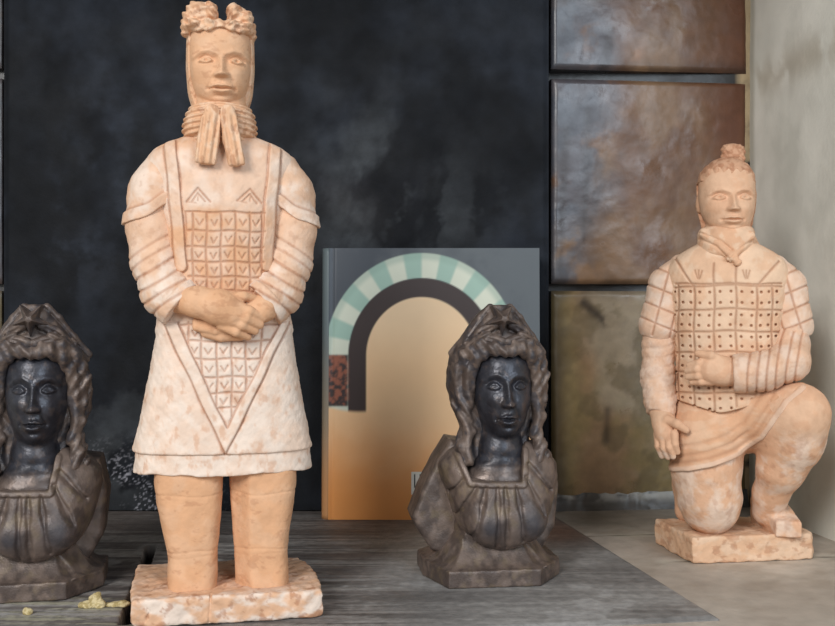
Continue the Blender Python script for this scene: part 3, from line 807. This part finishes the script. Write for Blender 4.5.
    def fdi(P):
        d = loft(P, [(305, 497, 9, 4, 9), (311, 497, 18, 3, 13), (320, 497, 26, 2, 18), (332, 496.5, 33, 1, 26), (345, 496, 41, 0, 32), (356, 496, 47, -2, 34), (366, 496, 48, -4, 34)], 2.0, 2, 5)
        low = 345+.010*(P[0]-498)**2
        d = smax(d, P[2]-low, 2.5)
        # crossed leaf bands
        for s in (-1, 1):
            X = lambda x: 498+s*x
            d = smin(d, chain(P, [((X(4), 35, 341), 5), ((X(18), 31, 336), 6), ((X(33), 19, 345), 5.5), ((X(44), 4, 357), 4)], 3, 1.2), 1.5)
            d = smin(d, chain(P, [((X(8), 28, 324), 4.5), ((X(22), 22, 331), 5), ((X(34), 12, 343), 4.5)], 3, 1.2), 1.5)
            d = smin(d, chain(P, [((X(10), 10, 307), 3.5), ((X(20), 8, 318), 3.5), ((X(33), 4, 336), 3.5), ((X(46), -3, 353), 4)], 3), 1.5)
        for s in (-1, 1):
            X = lambda x: 498+s*x
            for ln in ([(X(5), 346), (X(18), 342), (X(33), 350)], [(X(6), 331), (X(20), 336), (X(34), 349)], [(X(12), 327), (X(24), 334)], [(X(6), 341), (X(18), 337), (X(32), 345)], [(X(14), 314), (X(24), 326), (X(38), 345)]):
                d = d+1.5*gr(poly2(P[0], P[2], ln), 1.2)*(P[1] > 0)
        return d+.3*lump(P, 5, 53)
    def fstar(P):
        s2 = inside2(P[0], P[2], star); rr = np.hypot(P[0]-sc[0], P[2]-sc[2])
        return np.maximum(s2, np.abs(P[1]-20)-(13.5+2.4*np.clip(-s2, 0, 4)-.2*rr))+.2*lump(P, 4, 55)
    def coldi(P):
        n = fbm(P[0]/9, P[2]/9, P[1]/9, 121)
        return mixc(mixc(RUST, RUST2, sstep(.4, .66, n)), IRONB, .5*sstep(.52, .66, fbm(P[0]/8, P[2]/8, P[1]/8, 123)))
    dia = T.part('diadem', fdi, (444, -44, 296), (550, 48, 374), M_iron, root, coldi, .9)
    T.part('star', fstar, (sc[0]-22, 2, sc[2]-22), (sc[0]+22, 46, sc[2]+22), M_iron, dia, coldi, .7)
    return root

def copy_thing(r, loc, rz, label):
    c = r.copy(); C.objects.link(c); c.location = loc; c.rotation_euler = (0, 0, rz); c['label'] = label
    for ch in list(r.children):
        k = ch.copy(); C.objects.link(k); k.parent = c
        for g in list(ch.children):
            q = g.copy(); C.objects.link(q); q.parent = k
    return c

warrior = standing_warrior()
kneeler = kneeling_warrior()
bust = iron_bust()
d2 = .836
copy_thing(bust, ((34-CX)*d2/FPX, d2, 0), .215, 'dark glossy iron bust of a woman with a star diadem, left of the standing statue')

# ================================================================== panels: dense grids with thickness
class Panels:
    def __init__(s): s.V, s.Q, s.C, s.n = [], [], [], 0
    def add(s, pos, colf, nu, nv, thick, nrm, disp=None):
        """pos(u, v) -> (x, y, z) of the face; thick metres behind it along -nrm"""
        u, v = np.meshgrid(np.linspace(0, 1, nu), np.linspace(0, 1, nv), indexing='ij'); u, v = u.ravel(), v.ravel()
        p = np.stack(np.broadcast_arrays(*pos(u, v)), 1).astype(float); col = colf(p[:, 0], p[:, 1], p[:, 2])
        nrm = np.array(nrm, float); back = p-nrm*thick
        if disp is not None: p = p+nrm*disp(u, v, p)[:, None]
        idx = np.arange(nu*nv).reshape(nu, nv)+s.n
        q = np.stack([idx[:-1, :-1], idx[1:, :-1], idx[1:, 1:], idx[:-1, 1:]], -1).reshape(-1, 4)
        rg = np.concatenate([idx[:, 0], idx[-1, 1:], idx[-2::-1, -1], idx[0, -2:0:-1]])-s.n; nr = len(rg)
        ring = np.arange(nr)+s.n+nu*nv; bi = ring+nr; b2 = bi+nr
        nx = np.roll(np.arange(len(ring)), -1)
        q2 = np.stack([ring, bi, bi[nx], ring[nx]], -1)
        cb = [int(b2[k]) for k in (0, nu-1, nu-1+nv-1, 2*nu+nv-3)]
        s.V += [p, p[rg], back[rg], back[rg]]; s.C += [col, col[rg], col[rg], col[rg]]; s.Q += [q, q2, np.array([cb[::-1]])]
        s.n += nu*nv+3*nr
    def build(s, name, mat, parent=None):
        return link_mesh(name, np.concatenate(s.V), np.concatenate(s.Q), mat, parent, np.concatenate(s.C))

PLATE_Y = 1.165
PX = lambda px, d: (px-CX)*d/FPX
PZ = lambda py, d: H+(CY-py)*d/FPX
TOP = .82

# --- iron fireback
def col_plate(x, y, z):
    c0 = lin(17, 19, 23); c1 = lin(42, 47, 56); c2 = lin(84, 88, 92); br = lin(52, 46, 42)
    n = fbm(x*9, z*7, None, 201, 5); n2 = fbm(x*24, z*20, None, 203, 5)
    px, py = CX+x/y*FPX, CY-(z-H)/y*FPX
    blob = lambda cx, cy, rx, ry: np.exp(-((px-cx)/rx)**2-((py-cy)/ry)**2)
    m = .45*sstep(.42, .7, n)+.5*blob(110, 130, 70, 110)*sstep(.35, .65, n2)+.6*blob(60, 250, 60, 60)*sstep(.5, .65, n2)
    c = mixc(c0, c1, m)
    st = blob(375, 190, 60, 75)*sstep(.42, .8, fbm(x*16+z*10, z*14-x*16, None, 207, 5))+.7*blob(120, 450, 50, 60)*sstep(.45, .6, n2)+.5*blob(430, 215, 60, 40)*sstep(.5, .62, n2)
    c = mixc(c, c2*.8, .75*st)
    c = mixc(c, br, .5*blob(350, 215, 50, 40)*sstep(.3, .75, n))
    sp = sstep(.62, .85, vnoise(x*520+z*130, z*560-x*90, None, 209))*sstep(.35, .62, fbm(x*45, z*45, None, 213, 4))*sstep(430, 480, py)*sstep(250, 130, px)*sstep(60, 95, px)
    return mixc(c, lin(150, 150, 158), .85*sp)
pl = Panels()
x0, x1 = PX(3, PLATE_Y), PX(549, PLATE_Y)
pl.add(lambda u, v: (x0+(x1-x0)*u, PLATE_Y+0*u, -.0+TOP*v), col_plate, 420, 540, .012, (0, -1, 0),
       lambda u, v, p: .0012*(fbm(p[:, 0]*14, p[:, 2]*14, None, 211, 4)-.5)-.003*(1-sstep(0, .008, np.minimum(u, 1-u)*(x1-x0))))
fireback = pl.build('fireback', M_soot)

tag(fireback, 'large soot-blackened iron fireback plate standing against the back wall behind the statues', 'fireback')

# --- tiled back wall right and left of the plate
def col_tile(x, y, z):
    px, py = CX+x/y*FPX, CY-(z-H)/y*FPX
    n = fbm(x*14, z*10, None, 301, 5); n2 = fbm(x*30, z*26, None, 303, 5); n3 = fbm(x*6, z*5, None, 305, 4)
    brown = lin(104, 74, 53); dark = lin(50, 42, 40); red = lin(100, 62, 46); tan = lin(136, 110, 84); grey = lin(74, 80, 90); org = lin(164, 112, 70); olive = lin(124, 108, 74)
    c = mixc(brown, tan, .55*sstep(.4, .65, n))
    c = mixc(c, red, .75*sstep(690, 745, px+60*(n3-.5)))
    c = mixc(c, dark, .7*sstep(.52, .7, n2)*sstep(640, 560, px))
    c = mixc(c, grey, .75*sstep(630, 585, px+70*(n-.5))*sstep(300, 270, py)*sstep(.3, .5, n2+.1))  # bluish window reflection painted into the glaze, upper left
    c = mixc(c, org, .85*sstep(.52, .6, n)*sstep(650, 625, px)*sstep(20, 30, py)*sstep(64, 55, py)*sstep(560, 575, px))
    bot = sstep(284, 292, py)
    cb = mixc(olive, tan, .9*sstep(.42, .65, n)*sstep(560, 590, px)); cb = mixc(cb, lin(150, 146, 130), .5*sstep(.5, .66, n3)*sstep(570, 600, px)*sstep(470, 420, py))
    cb = mixc(cb, lin(96, 84, 60), .6*sstep(.52, .66, n2)); cb = mixc(cb, dark*.6, .8*gr(seg2(px, py, (584, 303), (615, 330)), 5)*sstep(.4, .55, n2)+.6*gr(seg2(px, py, (607, 410), (606, 440)), 4))
    cb = mixc(cb, lin(84, 72, 52), .7*sstep(575, 555, px))
    c = c*(1-bot[:, None])+cb*bot[:, None]
    for ax, ay, bx, by in ((588, 110, 584, 240), (566, 130, 560, 270), (610, 30, 605, 66)): c = mixc(c, dark, .55*gr(seg2(px, py, (ax, ay), (bx, by))+6*(n-.5), 4))
    c = mixc(c, dark*.5, .6*gr(np.minimum(np.abs(py-73), np.abs(py-287)), 9)*sstep(.35, .6, n2+.15))
    return c
tw = Panels()
ty0, ty1 = 1.180, 1.207
tx0, tx1 = PX(552, ty0), PX(747, ty1)
rows = [(PZ(499, 1.19), PZ(291, 1.19)), (PZ(284, 1.19), PZ(80, 1.19)), (PZ(70, 1.19), PZ(-140, 1.19)), (PZ(-148, 1.19), TOP)]
nrm = np.array([-(ty1-ty0), -(tx1-tx0), 0]); nrm = -nrm*np.sign(nrm[1]) if nrm[1] > 0 else nrm; nrm = np.array([(ty1-ty0), -(tx1-tx0), 0.]); nrm /= np.linalg.norm(nrm)
for k, (z0, z1) in enumerate(rows):
    def dsp(u, v, p, z0=z0, z1=z1, k=k):
        e = np.minimum(np.minimum(u, 1-u)*(tx1-tx0), np.minimum(v, 1-v)*(z1-z0))
        return -.004*(1-sstep(0, .006, e))**2+.004*(fbm(p[:, 0]*9, p[:, 2]*9, None, 311+k, 3)-.5)+.0016*(fbm(p[:, 0]*45, p[:, 2]*45, None, 313+k, 3)-.5)
    tw.add(lambda u, v, z0=z0, z1=z1: (tx0+(tx1-tx0)*u, ty0+(ty1-ty0)*u, z0+(z1-z0)*v), col_tile, 100, 110, .03, nrm, dsp)
    xl0, xl1 = PX(3, 1.178)-.25, PX(3, 1.178)-.003
    tw.add(lambda u, v, z0=z0, z1=z1: (xl0+(xl1-xl0)*u, 1.178+0*u, z0+(z1-z0)*v), col_tile, 40, 60, .03, (0, -1, 0), lambda u, v, p, f=dsp: f(u, v, p))
def col_mortar(x, y, z):
    n = fbm(x*30, z*60, None, 321, 4)
    c = mixc(lin(34, 32, 32), lin(98, 98, 96), sstep(.38, .62, n)*sstep(.30, .22, z)*.6+.08)
    c = mixc(c, lin(120, 120, 116), .8*sstep(.03, .012, z)*sstep(.3, .6, n))
    return mixc(c, lin(176, 156, 124), .9*sstep(.380, .388, x)*sstep(.25, .5, n+.1))
tw.add(lambda u, v: (xl0+(tx1+.012-xl0)*u, 1.188+.022*u, TOP*v), col_mortar, 260, 220, .04, (0, -1, 0))
# mortar fillet along the foot of the tiles
tw.add(lambda u, v: (tx0-.005+(tx1-tx0+.005)*u, 1.172+.026*u, FLOOR_Z+.020*v), lambda x, y, z: mixc(lin(70, 68, 66), lin(146, 146, 142), sstep(.35, .62, fbm(x*40, z*90, None, 331, 4))*sstep(.002, .014, z)), 120, 12, .02, (0, -1, 0),
       lambda u, v, p: -.008*v+.004*(fbm(p[:, 0]*50, p[:, 2]*50, None, 333, 3)-.5))
wall_back = tw.build('wall_back', M_tile); tag(wall_back, 'brown glazed tile wall', None, None, 'structure')

# --- pale stone jamb on the right, and its twin on the left
def col_jamb(x, y, z):
    n = fbm(y*9, z*7, x*9, 401, 5); n2 = fbm(y*30, z*22, x*30, 403, 4)
    c = mixc(lin(222, 220, 209), lin(232, 229, 218), sstep(.3, .7, n)); c = mixc(c, lin(190, 188, 176), .3*sstep(.5, .75, n2))
    c = mixc(c, lin(150, 130, 100), .35*sstep(.62, .50, z)*0+.4*gr(z-.50, .02)*sstep(.4, .6, n2))
    return mixc(c, lin(136, 128, 108), .5*sstep(1.192, 1.204, y))
jr = Panels()
jpts = np.array([(.3985, 1.212), (.402, 1.18), (.412, 1.08), (.425, 1.0), (.448, .90), (.49, .78), (.54, .66)])
def jp(u, v, s=1, off=0):
    t = u*(len(jpts)-1); return (s*np.interp(t, np.arange(len(jpts)), jpts[:, 0])+off, np.interp(t, np.arange(len(jpts)), jpts[:, 1]), FLOOR_Z+(TOP-FLOOR_Z)*v)
jr.add(lambda u, v: jp(1-u, v), lambda x, y, z: col_jamb(x, y, z), 120, 160, .05, (-1, -.1, 0), lambda u, v, p: .003*(fbm(p[:, 1]*8, p[:, 2]*8, None, 411, 4)-.5))
wr = jr.build('wall_right', M_stone); tag(wr, 'pale stone side wall', None, None, 'structure')
jl = Panels()
jl.add(lambda u, v: jp(u, v, -1, -.33), lambda x, y, z: col_jamb(-x, y, z), 60, 80, .05, (1, -.1, 0))
wl = jl.build('wall_left', M_stone); tag(wl, 'pale stone side wall', None, None, 'structure')
# unseen chimney breast underside, added to shade the back of the niche
ce = Panels()
ce.add(lambda u, v: (-.80+1.42*u, .62+.66*v, TOP+0*u), lambda x, y, z: mixc(lin(40, 38, 38), lin(60, 58, 56), fbm(x*8, y*8, None, 421)), 30, 20, .06, (0, 0, -1))
cei = ce.build('ceiling', M_stone); 
cei.data.flip_normals(); tag(cei, None, None, None, 'structure')

# --- hearth slab
A_ = (PX(-150, .69), .664); B_ = (.2265, .757); D_ = (.150, 1.166); E_ = (PX(-60, 1.166)-.02, 1.166)
slit = [(-.2605, .985), (-.2150, .742)]
def col_slab(x, y, z):
    px, py = CX+x/y*FPX, CY+H/y*FPX
    n = fbm(x*10, y*16, None, 501, 5); st = fbm(x*7, y*95, None, 503, 5); n2 = fbm(x*38, y*38, None, 505, 4); st2 = fbm(x*11, y*220, None, 507, 4)
    c = mixc(lin(114, 112, 110), lin(146, 144, 141), sstep(.3, .7, n))
    wood = mixc(lin(98, 91, 88), lin(152, 148, 144), sstep(.3, .7, st)); wood = mixc(wood, lin(60, 54, 51), .7*sstep(.54, .62, st2))
    left = sstep(430, 330, px+60*(n-.5))
    c = mixc(c, wood, .25+.7*left)
    c = mixc(c, lin(84, 76, 71), .65*sstep(556, 525, py+14*(n-.5)))                                # shade at the back painted in as a dark brown strip by the plate
    c = mixc(c, lin(108, 78, 62), .7*np.exp(-((px-565)/34)**2-((py-532)/14)**2))  # reddish-brown reflection painted onto the slab
    c = mixc(c, lin(168, 166, 164), .55*sstep(.58, .72, n2)*sstep(.45, .6, n)*sstep(540, 575, py))
    c = mixc(c, lin(176, 172, 150), .6*sstep(.58, .68, st2)*sstep(592, 604, py)*sstep(190, 120, px))
    s = seg2(x, y, *slit); c = mixc(c, lin(150, 148, 146), .6*gr(s-.009, .004)*sstep(.4, .6, n2)*sstep(.93, .96, y))
    return mixc(c, lin(12, 11, 11), sstep(.0050, .0038, s))
sl = Panels()
def slab_pos(u, v):
    fx, fy = A_[0]+(B_[0]-A_[0])*u, A_[1]+(B_[1]-A_[1])*u; gx, gy = E_[0]+(D_[0]-E_[0])*u, E_[1]+(D_[1]-E_[1])*u
    return fx+(gx-fx)*v, fy+(gy-fy)*v, 0*u
def slab_disp(u, v, p):
    s = seg2(p[:, 0], p[:, 1], *slit); e = np.minimum(np.minimum(u, 1-u)*.72, np.minimum(v, 1-v)*.45)
    return -.013*sstep(.0056, .0034, s)-.0004*sstep(.45, .6, fbm(p[:, 0]*11, p[:, 1]*200, None, 507, 4))*sstep(430, 330, CX+p[:, 0]/p[:, 1]*FPX)-.0018*(1-sstep(0, .005, e))
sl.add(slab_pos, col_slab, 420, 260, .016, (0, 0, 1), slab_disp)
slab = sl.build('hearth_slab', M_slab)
tag(slab, 'grey worn hearth slab under the standing statue, book and busts', 'slab')

# --- stone floor
def col_floor(x, y, z):
    px, py = CX+x/y*FPX, CY+(H-FLOOR_Z)/y*FPX
    n = fbm(x*9, y*12, None, 601, 5); n2 = fbm(x*34, y*34, None, 603, 4)
    c = mixc(lin(172, 160, 147), lin(196, 186, 173), sstep(.3, .7, n)); c = mixc(c, lin(152, 139, 124), .5*sstep(.45, .75, n2))
    c = mixc(c, lin(112, 108, 101), .6*sstep(545, 520, py))  # shade towards the back wall painted in as darker stone
    seam = np.minimum(np.abs(y-1.045-.12*(x-.2)), seg2(x, y, (.23, .935), (.62, .985)))
    c = mixc(c, lin(182, 176, 160), .6*gr(seam-.004, .0035)*sstep(.35, .55, n2)); c = mixc(c, lin(74, 68, 60), .7*gr(seam, .0016))
    return c
fl_ = Panels()
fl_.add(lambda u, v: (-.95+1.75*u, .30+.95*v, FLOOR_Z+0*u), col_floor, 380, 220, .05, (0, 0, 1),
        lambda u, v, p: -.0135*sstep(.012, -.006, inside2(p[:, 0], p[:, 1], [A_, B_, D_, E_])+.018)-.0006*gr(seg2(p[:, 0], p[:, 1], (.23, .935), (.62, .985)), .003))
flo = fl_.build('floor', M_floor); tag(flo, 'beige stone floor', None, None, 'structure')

# ================================================================== BOOK
def book():
    d = 1.112; w_, h_, t_ = .2425, .3005, .022
    r = bpy.data.objects.new('book', None); C.objects.link(r); r.location = (PX(320.5, d), d, 0); r.rotation_euler = (math.radians(-2.2), 0, math.radians(-.5))
    r.empty_display_size = .02
    tag(r, 'large hardback art book with a mint, peach and orange cover standing against the black plate', 'book')
    slate = lin(62, 68, 76); slate2 = lin(86, 92, 96); peach = lin(238, 196, 150); orange = lin(226, 150, 82); mint = lin(152, 180, 166); cream = lin(204, 208, 190); brown = lin(58, 46, 44); rust = lin(142, 84, 64)
    def art(x, y, z):
        """a plain abstract of colour fields: s across from the spine, t down from the top, both 0..1"""
        s, t = x/w_, 1-z/h_
        n = fbm(x*60, z*60, None, 701, 4)
        c = mixc(slate, slate2, sstep(.3, .75, .4*n+.7*s-.35*t))
        # archway of two bands over a peach opening, standing on a wavy ground
        ux = (s-.46)*.86; uy = np.minimum(t-.40, 0); rad = np.hypot(ux, uy); an = np.arctan2(uy, ux)
        c = mixc(c, mixc(peach, cream, .25*sstep(.5, .2, t)), sstep(.225, .215, rad))
        band = mixc(mint, cream, sstep(-.3, .3, np.sin(an*16+14*np.maximum(t-.40, 0)*5))); band = mixc(band, mint*.75, .5*sstep(.345, .37, rad))
        c = mixc(c, band, sstep(.285, .292, rad)*sstep(.385, .378, rad))
        c = mixc(c, brown, sstep(.215, .222, rad)*sstep(.292, .285, rad))
        dn = t-(.58+.025*np.sin(s*9))
        dune = mixc(peach, orange, sstep(.60, 1.0, t-.10*(s-.5)+.06*n)); dune = mixc(dune, orange*.8, .5*sstep(.55, .9, s)*sstep(.6, .9, t))
        c = c*(1-sstep(-.008, .008, dn))[:, None]+dune*sstep(-.008, .008, dn)[:, None]
        # rust corner patch
        c = mixc(c, mixc(rust, brown, sstep(.3, .7, fbm(x*240, z*240, None, 705, 3))), sstep(.01, -.01, s-.125)*sstep(.39, .40, t)*sstep(.59, .58, t))
        return c
    hz = .0085                                                           # spine width seen from the front
    cv = Panels()
    cv.add(lambda u, v: (hz+(w_-hz)*u, 0*u, h_*v), art, 200, 250, .0028, (0, -1, 0), lambda u, v, p: -.0012*gr(p[:, 0]-.0125, .0018))
    front = cv.build('front_cover', M_cover, r)
    bc = Panels(); bc.add(lambda u, v: (hz+(w_-hz)*u, t_-.0028+0*u, h_*v), lambda x, y, z: np.tile(slate*.6, (len(x), 1)), 4, 4, .0028, (0, -1, 0)); bc.build('back_cover', M_cover, r)
    # rounded spine
    V, Q, K = [], [], []; ns, nz = 14, 60
    for i in range(nz):
        for o in (0, .0022):
            for j in range(ns):
                a = j/(ns-1)*pi; V.append((hz-(hz-o)*sin(a) if True else 0, o+(t_-2*o)*(1-cos(a))/2, h_*i/(nz-1)))
                z = h_*i/(nz-1); K.append(mixc(mixc(lin(96, 106, 108), lin(150, 132, 110), np.array(sstep(.22, .08, z))), lin(196, 140, 92), np.array(sstep(.12, .02, z))).ravel())
    row = 2*ns
    for i in range(nz-1):
        for j in range(ns-1):
            a = i*row+j; Q.append((a, a+row, a+row+1, a+1)); b = a+ns; Q.append((b, b+1, b+row+1, b+row))
    for j in range(ns-1):
        Q.append((j, j+1, j+1+ns, j+ns)); a = (nz-1)*row+j; Q.append((a, a+ns, a+ns+1, a+1))
    for i in range(nz-1):
        a = i*row; Q.append((a, a+ns, a+ns+row, a+row)); a += ns-1; Q.append((a, a+row, a+row+ns, a+ns))
    sp = link_mesh('spine', np.array(V), np.array(Q), M_cover, r, np.array(K))
    pb = Panels(); pb.add(lambda u, v: (hz-.002+(w_-hz-.002)*u, .0030+0*u, .003+(h_-.006)*v), lambda x, y, z: np.tile(lin(226, 216, 196), (len(x), 1)), 4, 4, t_-.006, (0, -1, 0)); pb.build('page_block', M_paper, r)
    # barcode label near the right edge
    bx, bz, bw, bh = PX(414, d)-PX(320.5, d)-.003, h_*(1-(494-248)/271), .026, .025
    lb = Panels()
    def cl(x, y, z):
        s = (x-bx)/bw; bars = (vnoise(s*26, 0*s, None, 801) > .5) & (s > .1) & (s < .9) & ((z-bz)/bh > .3) & ((z-bz)/bh < .88)
        return np.where(bars[:, None], lin(30, 30, 32), lin(226, 222, 212))
    lb.add(lambda u, v: (bx+bw*u, -.0005+0*u, bz+bh*v), cl, 80, 16, .0004, (0, -1, 0)); o = lb.build('barcode_label', M_paper, r); o['label'] = 'small white barcode label'
    # frayed pale tab of the lower spine
    return r
book()

# ================================================================== PLASTER CRUMBS
def crumb(name, px, py, blobs, label, seed):
    d = H*FPX/(py-CY); u = d/FPX
    f = lambda P: (lambda D: np.maximum(D+.7*lump(P, 2.6, seed)+.35*lump(P, 1.2, seed+3), P[2]))(
        __import__('functools').reduce(lambda a, b: smin(a, b, 1.5), [ell(P, c, r) for c, r in blobs]))
    V, Q = surface(f, (-22, -14, -20), (22, 14, 3), .55)
    col = mixc(lin(168, 150, 104), lin(206, 190, 148), sstep(.35, .6, fbm(V[:, 0]/4, V[:, 2]/4, V[:, 1]/4, seed)))
    o = link_mesh(name, np.stack([V[:, 0]*u, -V[:, 1]*u, -V[:, 2]*u], 1), Q, M_crumb, None, col)
    o.location = (PX(px, d), d, 0); tag(o, label, 'crumb', 'plaster crumbs')
crumb('plaster_crumb', 92, 607, [((-4, 0, -2), (10, 7, 4)), ((3, -1, -7), (6.5, 6, 6)), ((8, 1, -3), (6, 6, 5)), ((5, -1, -11), (4, 4, 3.5))], 'largest pale yellow plaster crumb, heaped beside the foot of the left bust', 1)
crumb('plaster_crumb', 117, 606, [((-4, 0, -1), (9, 5, 3)), ((5, 0, -2), (8, 6, 3.6))], 'flat yellow plaster crumb lying against the plinth of the standing statue', 2)
crumb('plaster_crumb', 28, 614, [((0, 0, -2), (5, 5, 4)), ((-2, 0, -3), (3, 3, 4))], 'small pale plaster crumb in front of the left bust', 3)

# ================================================================== LIGHT AND CAMERA
def area(name, loc, target, sx, sy, power, colr):
    l = bpy.data.lights.new(name, 'AREA'); l.shape = 'RECTANGLE'; l.size, l.size_y, l.energy, l.color = sx, sy, power, colr
    o = bpy.data.objects.new(name, l); C.objects.link(o); o.location = loc
    from mathutils import Vector
    o.rotation_euler = (Vector(target)-Vector(loc)).to_track_quat('-Z', 'Y').to_euler()
    return o
area('window_light', (-1.05, -1.5, 1.45), (0, 1.0, .25), .75, 1.0, 57, (1.0, .985, .965))
area('window_light', (1.30, -1.6, 1.2), (.1, 1.1, .25), .8, 1.5, 34, (.76, .88, 1.0))
w = bpy.data.worlds.new('World'); bpy.context.scene.world = w; w.use_nodes = True
bg = w.node_tree.nodes['Background']; bg.inputs[0].default_value = (.95, .97, 1, 1); bg.inputs[1].default_value = .42

cam = bpy.data.cameras.new('Camera'); co = bpy.data.objects.new('Camera', cam); C.objects.link(co)
co.location = (0, 0, H); co.rotation_euler = (pi/2, 0, 0); cam.sensor_width = 36; cam.lens = 36*FPX/835; cam.clip_start = .01
S = bpy.context.scene; S.camera = co
S.view_settings.view_transform = 'Standard'; S.view_settings.look = 'None'; S.view_settings.exposure = 0; S.view_settings.gamma = 1
S.view_settings.use_curve_mapping = False
